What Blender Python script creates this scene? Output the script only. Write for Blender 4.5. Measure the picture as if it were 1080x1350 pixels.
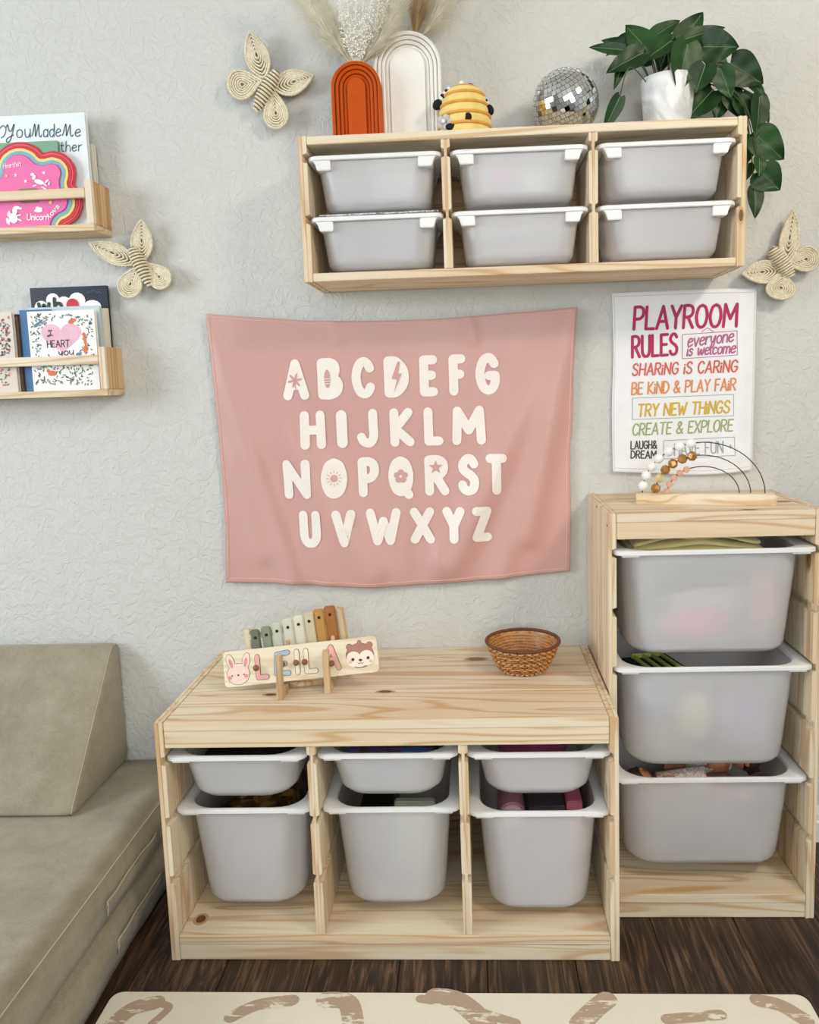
import bpy, bmesh, math, random
from mathutils import Vector, Matrix, Euler, noise
random.seed(7)
for o in list(bpy.data.objects): bpy.data.objects.remove(o)
SC = bpy.context.scene
COL = SC.collection
PI = math.pi

# ------------------------------------------------------------------ camera
CAM = Vector((.6592, -1.9381, 1.1816)); FPX = 1046.19; CX = 577.47; CY = 634.22
ROT = Euler((1.4489, .0312, .0427), 'XYZ')
cd = bpy.data.cameras.new('camera'); cam = bpy.data.objects.new('camera', cd); COL.objects.link(cam)
cam.location = CAM; cam.rotation_euler = ROT
cd.sensor_fit = 'AUTO'; cd.sensor_width = 36; cd.lens = FPX * 36 / 1350
cd.shift_x = (540 - CX) / 1350; cd.shift_y = (CY - 675) / 1350; cd.clip_start = .05
SC.camera = cam
RM = ROT.to_matrix()
def ray(u, v): return RM @ Vector(((u - CX) / FPX, -(v - CY) / FPX, -1))
def PY(u, v, y):                       # where a sight line meets the plane at depth y
    d = ray(u, v); return CAM + d * ((y - CAM.y) / d.y)
def PZ(u, v, z):
    d = ray(u, v); return CAM + d * ((z - CAM.z) / d.z)

# ------------------------------------------------------------------ world, lights, exposure
w = bpy.data.worlds.new('world'); SC.world = w; w.use_nodes = True
bg = w.node_tree.nodes['Background']; bg.inputs[0].default_value = (.80, .88, 1, 1); bg.inputs[1].default_value = 2.0
def area(name, loc, target, sx, sy, power, col):
    l = bpy.data.lights.new(name, 'AREA'); l.shape = 'RECTANGLE'; l.size = sx; l.size_y = sy; l.energy = power; l.color = col
    o = bpy.data.objects.new(name, l); COL.objects.link(o); o.location = loc
    o.rotation_euler = (Vector(target) - Vector(loc)).to_track_quat('-Z', 'Y').to_euler(); return o
area('window_daylight_left', (-2.36, -1.75, 1.68), (.6, -.7, 1.2), 1.4, 1.15, 40, (.84, .92, 1))
area('window_daylight_rear', (.95, -4.16, 1.70), (.95, 0, 1.3), 1.9, 1.2, 30, (.92, .96, 1))
area('ceiling_lamp_light', (2.05, -1.75, 2.48), (.9, -.6, .9), .42, .42, 25, (1, .87, .70))
vs = SC.view_settings; SC.display_settings.display_device = 'sRGB'
vs.view_transform = 'Standard'; vs.look = 'None'; vs.gamma = 1; vs.use_curve_mapping = False
vs.exposure = .26

# ------------------------------------------------------------------ materials
def s2l(c): return tuple(((x / 255) / 12.92 if x / 255 <= .04045 else ((x / 255 + .055) / 1.055) ** 2.4) for x in c) + (1,)
MATS = {}
def nodes(name):
    m = bpy.data.materials.new(name); m.use_nodes = True; nt = m.node_tree; b = nt.nodes['Principled BSDF']
    return m, nt, b
def N(nt, t, **k):
    n = nt.nodes.new(t)
    for a, v in k.items(): setattr(n, a, v)
    return n
def coords(nt, scale=(1, 1, 1), rnd=False):
    tc = N(nt, 'ShaderNodeTexCoord'); mp = N(nt, 'ShaderNodeMapping'); mp.inputs['Scale'].default_value = scale
    if rnd:
        oi = N(nt, 'ShaderNodeObjectInfo'); ml = N(nt, 'ShaderNodeVectorMath', operation='SCALE'); ml.inputs[0].default_value = (37, 53, 71)
        nt.links.new(oi.outputs['Random'], ml.inputs['Scale']); ad = N(nt, 'ShaderNodeVectorMath', operation='ADD')
        nt.links.new(tc.outputs['Object'], ad.inputs[0]); nt.links.new(ml.outputs[0], ad.inputs[1]); nt.links.new(ad.outputs[0], mp.inputs['Vector'])
    else: nt.links.new(tc.outputs['Object'], mp.inputs['Vector'])
    return mp.outputs[0]
def noise_n(nt, vec, scale, detail=3, rough=.5, dist=0):
    n = N(nt, 'ShaderNodeTexNoise'); n.inputs['Scale'].default_value = scale; n.inputs['Detail'].default_value = detail
    n.inputs['Roughness'].default_value = rough; n.inputs['Distortion'].default_value = dist
    nt.links.new(vec, n.inputs['Vector']); return n.outputs['Fac']
def ramp(nt, f, stops):
    r = N(nt, 'ShaderNodeValToRGB'); e = r.color_ramp.elements
    e[0].position, e[0].color = stops[0]; e[1].position, e[1].color = stops[-1]
    for p, c in stops[1:-1]:
        x = e.new(p); x.color = c
    nt.links.new(f, r.inputs[0]); return r.outputs[0]
def bump(nt, b, h, strength, dist):
    n = N(nt, 'ShaderNodeBump'); n.inputs['Strength'].default_value = strength; n.inputs['Distance'].default_value = dist
    nt.links.new(h, n.inputs['Height']); nt.links.new(n.outputs[0], b.inputs['Normal'])
def mat(name, rgb, rough=.6, var=.06, scale=30, metal=0, bmp=0, bscale=200, spec=.5, sheen=0):
    """plain surface with faint procedural mottling"""
    if name in MATS: return MATS[name]
    m, nt, b = nodes(name); v = coords(nt)
    c = s2l(rgb); f = noise_n(nt, v, scale)
    lo = tuple(x * (1 - var) for x in c[:3]) + (1,); hi = tuple(min(1, x * (1 + var)) for x in c[:3]) + (1,)
    nt.links.new(ramp(nt, f, [(.3, lo), (.7, hi)]), b.inputs['Base Color'])
    b.inputs['Roughness'].default_value = rough; b.inputs['Metallic'].default_value = metal; b.inputs['Specular IOR Level'].default_value = spec
    b.inputs['Sheen Weight'].default_value = sheen
    if bmp: bump(nt, b, noise_n(nt, v, bscale, 2), bmp, .002)
    MATS[name] = m; return m
def pine(axis, name='pine', cream=(232, 219, 192), tan=(212, 182, 140), dark=(150, 108, 66), knots=True):
    key = name + '_' + axis
    if key in MATS: return MATS[key]
    m, nt, b = nodes(key); a = 'xyz'.index(axis)
    sc = [12, 12, 12]; sc[a] = .8
    v = coords(nt, tuple(sc), True)
    f = noise_n(nt, v, 1.0, 2.5, .45, .6)
    mul = N(nt, 'ShaderNodeMath', operation='MULTIPLY'); mul.inputs[1].default_value = 58; nt.links.new(f, mul.inputs[0])
    sn = N(nt, 'ShaderNodeMath', operation='SINE'); nt.links.new(mul.outputs[0], sn.inputs[0])
    c1 = ramp(nt, sn.outputs[0], [(.0, s2l(cream)), (.62, s2l(tuple((x * 3 + y) / 4 for x, y in zip(cream, tan)))), (1., s2l(tan))])
    big = noise_n(nt, v, .55, 1.5, .4, .3)
    bigr = ramp(nt, big, [(.44, (1, 1, 1, 1)), (.56, (.93, .84, .72, 1)), (.7, (1, 1, 1, 1))])
    mx = N(nt, 'ShaderNodeMix', data_type='RGBA', blend_type='MULTIPLY'); mx.inputs[0].default_value = 1
    nt.links.new(c1, mx.inputs[6]); nt.links.new(bigr, mx.inputs[7])
    s2 = [160, 160, 160]; s2[a] = 5
    fine = noise_n(nt, coords(nt, tuple(s2), True), 1, 2)
    fr = ramp(nt, fine, [(.3, (.93, .91, .88, 1)), (.6, (1.0, 1.0, 1.0, 1))])
    m2 = N(nt, 'ShaderNodeMix', data_type='RGBA', blend_type='MULTIPLY'); m2.inputs[0].default_value = 1
    nt.links.new(mx.outputs[2], m2.inputs[6]); nt.links.new(fr, m2.inputs[7]); out = m2.outputs[2]
    if knots:
        s3 = [5.5, 5.5, 5.5]; s3[a] = 2.6
        vo = N(nt, 'ShaderNodeTexVoronoi'); vo.inputs['Scale'].default_value = 1; nt.links.new(coords(nt, tuple(s3), True), vo.inputs['Vector'])
        kr = ramp(nt, vo.outputs['Distance'], [(.0, s2l(dark)), (.05, s2l(dark)), (.085, (1, 1, 1, 1))])
        m3 = N(nt, 'ShaderNodeMix', data_type='RGBA', blend_type='MULTIPLY'); m3.inputs[0].default_value = .9
        nt.links.new(out, m3.inputs[6]); nt.links.new(kr, m3.inputs[7]); out = m3.outputs[2]
    nt.links.new(out, b.inputs['Base Color']); b.inputs['Roughness'].default_value = .55
    bump(nt, b, fine, .12, .001)
    MATS[key] = m; return m
def plastic_frosted():
    if 'frosted' in MATS: return MATS['frosted']
    m, nt, b = nodes('frosted_white_plastic'); v = coords(nt)
    nt.links.new(ramp(nt, noise_n(nt, v, 12), [(.3, s2l((248, 247, 248))), (.7, s2l((252, 252, 252)))]), b.inputs['Base Color'])
    b.inputs['Roughness'].default_value = .24
    rf = N(nt, 'ShaderNodeBsdfRefraction'); rf.inputs['Roughness'].default_value = .12; rf.inputs['IOR'].default_value = 1.06; rf.inputs['Color'].default_value = (.97, .97, .98, 1)
    mx = N(nt, 'ShaderNodeMixShader'); mx.inputs[0].default_value = .60
    nt.links.new(b.outputs[0], mx.inputs[1]); nt.links.new(rf.outputs[0], mx.inputs[2]); nt.links.new(mx.outputs[0], nt.nodes['Material Output'].inputs[0])
    MATS['frosted'] = m; return m
WHITE = mat('white_plastic', (238, 238, 238), .35, .02)
def wall_mat(name, rgb):
    m, nt, b = nodes(name); v = coords(nt)
    b.inputs['Roughness'].default_value = .7
    nt.links.new(ramp(nt, noise_n(nt, v, 1.5, 3), [(.3, s2l(tuple(x - 3 for x in rgb))), (.7, s2l(rgb))]), b.inputs['Base Color'])
    f = noise_n(nt, v, 36, 4, .6, 1.3); r = ramp(nt, f, [(.42, (0, 0, 0, 1)), (.58, (1, 1, 1, 1))])
    g = noise_n(nt, v, 110, 3)
    ad = N(nt, 'ShaderNodeMath', operation='MULTIPLY_ADD'); ad.inputs[1].default_value = .35
    nt.links.new(g, ad.inputs[0]); nt.links.new(r, ad.inputs[2])
    bump(nt, b, ad.outputs[0], .6, .0019)
    return m
WALL = wall_mat('textured_wall_paint', (211, 211, 206))
CEIL = wall_mat('ceiling_paint', (236, 235, 230))

# ------------------------------------------------------------------ mesh builder
class MB:
    def __init__(s): s.v = []; s.f = []; s.mi = []; s.cur = 0
    def add(s, vs, fs):
        o = len(s.v); s.v += [Vector(p) for p in vs]
        for f in fs: s.f.append([i + o for i in f]); s.mi.append(s.cur)
    def box(s, x0, x1, y0, y1, z0, z1, M=None):
        vs = [Vector((x, y, z)) for x in (x0, x1) for y in (y0, y1) for z in (z0, z1)]
        if M: vs = [M @ p for p in vs]
        s.add(vs, [(0, 1, 3, 2), (4, 6, 7, 5), (0, 4, 5, 1), (2, 3, 7, 6), (0, 2, 6, 4), (1, 5, 7, 3)])
    def rings(s, R, cap0=True, cap1=True, closed=False):
        n = len(R[0]); o = len(s.v)
        vs = [p for r in R for p in r]; fs = []
        for i in range(len(R) - (0 if closed else 1)):
            j = (i + 1) % len(R)
            for k in range(n): fs.append((i * n + k, i * n + (k + 1) % n, j * n + (k + 1) % n, j * n + k))
        if cap0 and not closed: fs.append(tuple(range(n))[::-1])
        if cap1 and not closed: fs.append(tuple((len(R) - 1) * n + k for k in range(n)))
        s.add(vs, fs)
    def tube(s, pts, r, n=8, closed=False, cap=True):
        pts = [Vector(p) for p in pts]; m = len(pts); R = []
        rad = r if callable(r) else (lambda t: r)
        up = None
        for i, p in enumerate(pts):
            a = pts[(i - 1) % m] if closed or i > 0 else p; b = pts[(i + 1) % m] if closed or i < m - 1 else p
            t = (b - a).normalized() if (b - a).length > 1e-9 else Vector((0, 0, 1))
            if up is None:
                up = Vector((0, 1, 0)) if abs(t.y) < .9 else Vector((1, 0, 0))
            up = (up - t * up.dot(t)).normalized(); sd = t.cross(up)
            q = rad(i / max(1, m - 1))
            R.append([p + (up * math.cos(2 * PI * k / n) + sd * math.sin(2 * PI * k / n)) * q for k in range(n)])
        s.rings(R, cap, cap, closed)
    def lathe(s, prof, c, n=32, M=None, cap0=True, cap1=True):
        R = []
        for r, z in prof:
            ring = [Vector((r * math.cos(2 * PI * k / n), r * math.sin(2 * PI * k / n), z)) for k in range(n)]
            R.append([(M @ p if M else p) + Vector(c) for p in ring])
        s.rings(R, cap0, cap1)
    def prism(s, poly, fr, t0, t1):
        """poly in a frame fr(u,v,t)->world, between t0 and t1 (t1 = front)"""
        a = [fr(u, v, t0) for u, v in poly]; b = [fr(u, v, t1) for u, v in poly]; n = len(poly)
        s.add(a + b, [tuple(range(n))[::-1], tuple(range(n, 2 * n))] + [(k, (k + 1) % n, n + (k + 1) % n, n + k) for k in range(n)])
    def poly(s, poly, fr, t): s.add([fr(u, v, t) for u, v in poly], [tuple(range(len(poly)))])
    def ball(s, c, r, n=12, m=8, sc=(1, 1, 1), M=None):
        R = []
        for i in range(m + 1):
            ph = PI * i / m; q = max(math.sin(ph), .001)
            ring = [Vector((q * math.cos(2 * PI * k / n) * sc[0], q * math.sin(2 * PI * k / n) * sc[1], -math.cos(ph) * sc[2])) * r for k in range(n)]
            R.append([(M @ p if M else p) + Vector(c) for p in ring])
        s.rings(R)
    def build(s, name, m, parent=None, smooth=False, bev=0, tri=False):
        loc = parent_loc(parent)
        me = bpy.data.meshes.new(name); me.from_pydata([p - loc for p in s.v], [], s.f)
        ms = m if isinstance(m, (list, tuple)) else [m]
        for x in ms: me.materials.append(x)
        me.polygons.foreach_set('material_index', s.mi)
        bm = bmesh.new(); bm.from_mesh(me)
        if not tri: bmesh.ops.recalc_face_normals(bm, faces=bm.faces)
        if bev: bmesh.ops.bevel(bm, geom=list(bm.edges), offset=bev, segments=2, affect='EDGES', clamp_overlap=True)
        bm.to_mesh(me); bm.free()
        if smooth:
            me.polygons.foreach_set('use_smooth', [True] * len(me.polygons))
            if smooth != 'all': me.set_sharp_from_angle(angle=math.radians(35 if smooth is True else smooth))
        me.update()
        o = bpy.data.objects.new(name, me); COL.objects.link(o)
        if parent: o.parent = parent
        return o
def parent_loc(p):
    l = Vector((0, 0, 0))
    while p is not None: l += p.location; p = p.parent
    return l
def thing(name, label, cat, loc=(0, 0, 0), group=None):
    o = bpy.data.objects.new(name, None); COL.objects.link(o); o.location = loc; o.empty_display_size = .05
    o['label'] = label; o['category'] = cat
    if group: o['group'] = group
    return o
def tag(o, label, cat, group=None):
    o['label'] = label; o['category'] = cat
    if group: o['group'] = group
    return o
def structure(o): o['kind'] = 'structure'; return o
def part_box(name, b, m, parent, bev=.0012):
    q = MB(); q.box(*b); return q.build(name, m, parent, bev=bev)
def dup(o, dx, label=None, group=None, parent=None):
    c = o.copy(); COL.objects.link(c)
    if parent is None: c.location = o.location + Vector(dx)
    else: c.parent = parent
    if label: c['label'] = label
    if group: c['group'] = group
    for ch in list(o.children): dup(ch, dx, parent=c)
    return c

# ------------------------------------------------------------------ stroke lettering
def cr(pts, k=8):
    if len(pts) < 3: return pts
    P = [pts[0]] + pts + [pts[-1]]; out = []
    for i in range(1, len(P) - 2):
        a, b, c, d = P[i - 1], P[i], P[i + 1], P[i + 2]
        for j in range(k):
            t = j / k
            out.append(tuple(.5 * (2 * b[q] + (c[q] - a[q]) * t + (2 * a[q] - 5 * b[q] + 4 * c[q] - d[q]) * t * t + (3 * b[q] - a[q] - 3 * c[q] + d[q]) * t ** 3) for q in range(len(a))))
    out.append(pts[-1]); return out
G = {
 'A': (.62, ['0,0 .31,1 .62,0', '.13,.32 .49,.32']), 'B': (.52, ['0,0 0,1', '~0,1 .3,1 .44,.88 .42,.66 .25,.54 0,.53', '~0,.53 .32,.52 .52,.38 .5,.12 .3,0 0,0']),
 'C': (.55, ['~.54,.8 .44,.95 .28,1 .1,.86 0,.5 .1,.13 .28,0 .44,.04 .55,.2']), 'D': (.56, ['0,0 0,1', '~0,1 .26,.98 .5,.76 .56,.5 .5,.24 .26,.02 0,0']),
 'E': (.46, ['.46,1 0,1 0,0 .46,0', '0,.52 .38,.52']), 'F': (.44, ['.44,1 0,1 0,0', '0,.52 .36,.52']),
 'G': (.58, ['~.54,.82 .42,.97 .28,1 .1,.86 0,.5 .1,.13 .3,0 .48,.08 .57,.28 .57,.45', '.57,.45 .34,.45']), 'H': (.54, ['0,0 0,1', '.54,0 .54,1', '0,.5 .54,.5']),
 'I': (.02, ['0,0 0,1']), 'J': (.42, ['~.42,1 .42,.6 .42,.2 .28,0 .08,.05 0,.2']), 'K': (.54, ['0,0 0,1', '.5,1 .03,.46 .54,0']),
 'L': (.44, ['0,1 0,0 .44,0']), 'M': (.72, ['0,0 .04,1 .36,.35 .68,1 .72,0']), 'N': (.56, ['0,0 0,1 .56,0 .56,1']),
 'O': (.6, ['~.3,1 .1,.88 0,.5 .1,.12 .3,0 .5,.12 .6,.5 .5,.88 .3,1']), 'P': (.5, ['0,0 0,1', '~0,1 .3,1 .48,.88 .48,.62 .3,.47 0,.46']),
 'Q': (.6, ['~.3,1 .1,.88 0,.5 .1,.12 .3,0 .5,.12 .6,.5 .5,.88 .3,1', '.36,.16 .58,-.1']), 'R': (.52, ['0,0 0,1', '~0,1 .3,1 .47,.88 .47,.64 .3,.5 0,.48', '.22,.48 .52,0']),
 'S': (.5, ['~.47,.84 .36,.98 .2,1 .04,.86 .04,.68 .2,.55 .36,.46 .48,.3 .42,.07 .22,0 .06,.06 0,.18']), 'T': (.56, ['0,1 .56,1', '.28,1 .28,0']),
 'U': (.54, ['~0,1 0,.55 .02,.2 .14,.02 .27,0 .4,.02 .52,.2 .54,.55 .54,1']), 'V': (.56, ['0,1 .28,0 .56,1']), 'W': (.78, ['0,1 .2,0 .39,.7 .58,0 .78,1']),
 'X': (.54, ['0,0 .54,1', '0,1 .54,0']), 'Y': (.54, ['0,1 .27,.48 .54,1', '.27,.5 .27,0']), 'Z': (.5, ['0,1 .5,1 0,0 .5,0']),
 '&': (.62, ['~.62,0 .4,.25 .12,.7 .12,.9 .27,1 .4,.88 .36,.7 .1,.42 0,.22 .1,.03 .28,0 .46,.12 .56,.4']), '+': (.3, ['0,.5 .3,.5', '.15,.35 .15,.65']),
 'i': (.04, ['0,0 0,.55', '0,.75 0,.78']), 'e': (.38, ['~0,.3 .2,.34 .36,.42 .3,.58 .16,.6 .02,.42 .02,.14 .16,0 .38,.12']), 'v': (.36, ['~0,.6 .14,.02 .18,.02 .36,.6']),
 'r': (.28, ['0,.6 0,0', '~0,.35 .1,.55 .28,.6']), 'y': (.38, ['~0,.6 .04,.25 .18,.15 .34,.6', '~.36,.6 .3,.0 .2,-.3 .04,-.3 .02,-.18']), 'o': (.38, ['~.19,.6 .04,.5 0,.3 .06,.06 .19,0 .32,.08 .38,.3 .33,.52 .19,.6']),
 'n': (.36, ['0,.6 0,0', '~0,.35 .12,.58 .28,.58 .34,.4 .35,0']), 's': (.3, ['~.28,.5 .18,.6 .06,.55 .04,.42 .2,.3 .28,.18 .2,.02 .08,0 0,.08']), 'w': (.54, ['~0,.6 .06,.1 .16,.05 .27,.5 .36,.05 .46,.1 .54,.6']),
 'l': (.1, ['~.0,1 .0,.2 .1,0']), 'c': (.34, ['~.32,.5 .2,.6 .06,.5 0,.3 .06,.07 .2,0 .34,.1']), 'm': (.58, ['0,.6 0,0', '~0,.35 .1,.58 .22,.56 .28,.4 .28,0', '~.28,.35 .38,.58 .5,.56 .56,.4 .58,0']),
 't': (.3, ['~.12,.9 .12,.2 .2,0 .3,.06', '0,.6 .28,.6']), 'h': (.36, ['0,1 0,0', '~0,.35 .12,.58 .28,.56 .34,.4 .36,0']), 'd': (.36, ['.36,1 .36,0', '~.34,.45 .2,.6 .04,.48 0,.28 .06,.05 .2,0 .35,.18']),
 'a': (.36, ['.36,.6 .36,0', '~.34,.45 .2,.6 .04,.48 0,.28 .06,.05 .2,0 .35,.18']), 'u': (.36, ['~0,.6 .02,.2 .12,0 .26,.06 .34,.3', '.35,.6 .36,0']),
 'f': (.3, ['~.3,.9 .2,1 .12,.88 .12,0', '0,.6 .26,.6']), ' ': (.25, []),
 '!Y': (.55, ['~0,.8 .1,1 .16,.7 .22,.5 .36,.55 .5,1', '~.55,1 .42,.3 .25,-.25 .05,-.3 .08,-.05 .5,.2']), '!M': (.8, ['~0,.1 .08,.3 .2,1 .26,.9 .3,.2 .34,.1 .5,.85 .56,.95 .6,.2 .72,0 .8,.15']),
 'I~': (.4, ['~.3,.95 .12,1 .05,.8 .2,.72', '~.28,.98 .2,.6 .22,.2 .05,.02 0,.12 .12,.25 .4,.2']),
}
def glyph(ch):
    w_, st = G[ch]; out = []
    for s_ in st:
        sm = s_[0] == '~'; p = [tuple(float(q) for q in a.split(',')) for a in s_.lstrip('~').split()]
        out.append(cr(p, 6) if sm else p)
    return w_, out
EPS = [0]
def lift_():
    EPS[0] = (EPS[0] + 1) % 9; return EPS[0] * .00003
def capsule(mb, pl, r, fr, t, cap=6):
    """rounded stroke along polyline pl laid on surface fr(u,v,t)"""
    if len(pl) < 7 and len(pl) > 2:
        for a, b in zip(pl, pl[1:]): capsule(mb, [a, b], r, fr, t)
        return
    d = [pl[0]]
    for a, b in zip(pl, pl[1:]):
        L = math.hypot(b[0] - a[0], b[1] - a[1]); k = max(1, int(L / (r * 2.5)))
        d += [(a[0] + (b[0] - a[0]) * i / k, a[1] + (b[1] - a[1]) * i / k) for i in range(1, k + 1)]
    t = t + lift_(); N_ = []; loop = len(d) > 8 and math.hypot(d[0][0] - d[-1][0], d[0][1] - d[-1][1]) < 1e-7
    for i, p in enumerate(d):
        a = d[i - 1 if i else (-2 if loop else 0)]; b = d[i + 1 if i < len(d) - 1 else (1 if loop else i)]; dx, dy = b[0] - a[0], b[1] - a[1]; L = math.hypot(dx, dy) or 1; N_.append((-dy / L, dx / L))
    vs = []
    for p, n in zip(d, N_): vs += [fr(p[0] + n[0] * r, p[1] + n[1] * r, t), fr(p[0], p[1], t), fr(p[0] - n[0] * r, p[1] - n[1] * r, t)]
    fs = []
    for i in range(len(d) - 1): fs += [(3 * i, 3 * i + 1, 3 * i + 4, 3 * i + 3), (3 * i + 1, 3 * i + 2, 3 * i + 5, 3 * i + 4)]
    # rounded ends share the ribbon's own edge vertices
    for i0, sg in (() if loop else ((0, -1), (len(d) - 1, 1))):
        p, n = d[i0], N_[i0]; tx, ty = n[1] * sg, -n[0] * sg; o = len(vs); m_ = 6
        for k in range(1, m_):
            a = PI * k / m_; vs.append(fr(p[0] + r * (n[0] * math.cos(a) + tx * math.sin(a)), p[1] + r * (n[1] * math.cos(a) + ty * math.sin(a)), t))
        idx = [3 * i0] + list(range(o, o + m_ - 1)) + [3 * i0 + 2]
        fs += [(3 * i0 + 1, a, b) for a, b in zip(idx, idx[1:])]
    mb.add(vs, fs)
def disc(mb, cx, cy, rx, ry, fr, t, n=24, rot=0):
    t = t + lift_()
    ring = []
    for k in range(n):
        a = 2 * PI * k / n; x, y = rx * math.cos(a), ry * math.sin(a)
        ring.append((cx + x * math.cos(rot) - y * math.sin(rot), cy + x * math.sin(rot) + y * math.cos(rot)))
    mb.add([fr(cx, cy, t)] + [fr(*q, t) for q in ring], [(0, k + 1, (k + 1) % n + 1) for k in range(n)])
def fan(mb, poly, fr, t):
    t = t + lift_()
    cx = sum(p[0] for p in poly) / len(poly); cy = sum(p[1] for p in poly) / len(poly); n = len(poly)
    mb.add([fr(cx, cy, t)] + [fr(*q, t) for q in poly], [(0, k + 1, (k + 1) % n + 1) for k in range(n)])
def text(mb, s_, u0, v0, u1, v1, h0, r, fr, t, slant=0, gap=.22):
    """lettering from baseline point (u0,v0) to (u1,v1), height h0"""
    if isinstance(s_, str): s_ = list(s_)
    tot = sum(G[c][0] + gap for c in s_) - gap; L = math.hypot(u1 - u0, v1 - v0); k = L / tot
    ex = ((u1 - u0) / L, (v1 - v0) / L); x = 0
    for c in s_:
        w_, st = glyph(c)
        for pl in st:
            q = [(u0 + ex[0] * (x + a + slant * b * h0 / k) * k - ex[1] * b * h0, v0 + ex[1] * (x + a) * k + ex[0] * b * h0) for a, b in pl]
            capsule(mb, q, r, fr, t)
        x += w_ + gap

# ------------------------------------------------------------------ room shell
X0, X1, Y0, H = -2.4, 3.0, -4.2, 2.55
def slab(name, b, m): q = MB(); q.box(*b); return structure(q.build(name, m))
slab('wall_back', (X0 - .1, X1 + .1, 0, .1, -.02, H), WALL)
slab('wall_right', (X1, X1 + .1, Y0, 0, -.02, H), WALL)
q = MB()   # left wall with its window opening
wy0, wy1, wz0, wz1 = -2.5, -1.0, 1.05, 2.3
q.box(X0 - .1, X0, Y0, wy0, -.02, H); q.box(X0 - .1, X0, wy1, 0, -.02, H); q.box(X0 - .1, X0, wy0, wy1, -.02, wz0); q.box(X0 - .1, X0, wy0, wy1, wz1, H)
structure(q.build('wall_left', WALL))
q = MB(); ax0, ax1, az0, az1 = 0, 1.9, 1.1, 2.3
q.box(X0 - .1, ax0, Y0 - .1, Y0, -.02, H); q.box(ax1, X1 + .1, Y0 - .1, Y0, -.02, H); q.box(ax0, ax1, Y0 - .1, Y0, -.02, az0); q.box(ax0, ax1, Y0 - .1, Y0, az1, H)
structure(q.build('wall_front', WALL))
slab('ceiling', (X0 - .1, X1 + .1, Y0 - .1, .1, H, H + .1), CEIL)
TRIM = mat('white_trim_paint', (236, 234, 226), .45, .02)
q = MB()
for a in (wy0, (wy0 + wy1) / 2 - .02, wy1 - .04): q.box(X0 - .06, X0 - .02, a, a + .04, wz0, wz1)
for a in (wz0, (wz0 + wz1) / 2 - .02, wz1 - .04): q.box(X0 - .058, X0 - .022, wy0, wy1, a, a + .04)
structure(q.build('window_1', TRIM))
q = MB()
for k in range(5): a = ax0 + (ax1 - ax0 - .04) * k / 4; q.box(a, a + .04, Y0 - .06, Y0 - .02, az0, az1)
for a in (az0, (az0 + az1) / 2 - .02, az1 - .04): q.box(ax0, ax1, Y0 - .058, Y0 - .022, a, a + .04)
structure(q.build('window_2', TRIM))
q = MB()
prof = [(0, 0), (-.017, 0), (-.017, .052), (-.012, .056), (-.012, .074), (-.007, .088), (0, .088)]
q.rings([[Vector((x, y, z)) for y, z in prof] for x in (1.378, X1)])
structure(q.build('baseboard_back', TRIM))
# floor: sub-slab with dark planks running towards the wall
m, nt, b = nodes('dark_walnut_plank'); v = coords(nt, (95, 5, 95), True)
f1 = noise_n(nt, v, 1, 5, .65, .8)
c = ramp(nt, f1, [(.34, s2l((26, 17, 12))), (.5, s2l((56, 38, 27))), (.66, s2l((112, 84, 62)))])
oi = N(nt, 'ShaderNodeObjectInfo'); hs = N(nt, 'ShaderNodeHueSaturation'); mr = N(nt, 'ShaderNodeMapRange'); mr.inputs[3].default_value = .85; mr.inputs[4].default_value = 1.1
nt.links.new(oi.outputs['Random'], mr.inputs[0]); nt.links.new(mr.outputs[0], hs.inputs['Value']); nt.links.new(c, hs.inputs['Color'])
nt.links.new(hs.outputs[0], b.inputs['Base Color']); b.inputs['Roughness'].default_value = .5; bump(nt, b, f1, .25, .001)
PLK = m
fl = slab('floor', (X0 - .1, X1 + .1, Y0 - .1, .1, -.08, -.012), mat('floor_gap_dark', (24, 16, 12), .9))
pw, plen = .18, 1.22
q = MB(); q.box(-pw / 2 + .0008, pw / 2 - .0008, -plen / 2 + .0008, plen / 2 - .0008, -.012, 0); proto = q.build('plank', PLK, None, bev=.0012)
first = True
nx = int((X1 - X0) / pw)
for i in range(nx):
    off = (i * .47) % 1 * plen
    for j in range(4):
        y = -plen / 2 - j * plen + (off - plen * .55)
        if y - plen / 2 < Y0 + .05: y = Y0 + plen / 2
        x = X0 + pw * (i + .5)
        o = proto if first else proto.copy()
        if not first: COL.objects.link(o)
        first = False
        o.location = (x, y, 0); o.parent = fl
    o = proto.copy(); COL.objects.link(o); o.parent = fl    # cut plank at the wall
    o.scale = (1, (plen * .55 - off) / plen if plen * .55 - off > .02 else .02, 1); o.location = (X0 + pw * (i + .5), -(plen * .55 - off) / 2 if plen * .55 - off > .02 else -.012, 0)
    if plen * .55 - off < .02: bpy.data.objects.remove(o)
# ceiling lamp that gives the warm fill
lamp = thing('ceiling_lamp', 'round warm ceiling lamp at the right of the room, out of view', 'lamp', (2.05, -1.75, H))
q = MB(); q.lathe([(.05, -.001), (.20, -.004), (.20, -.02), (.05, -.02)], (2.05, -1.75, H), 32); q.build('lamp_base', TRIM, lamp, True)

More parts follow.
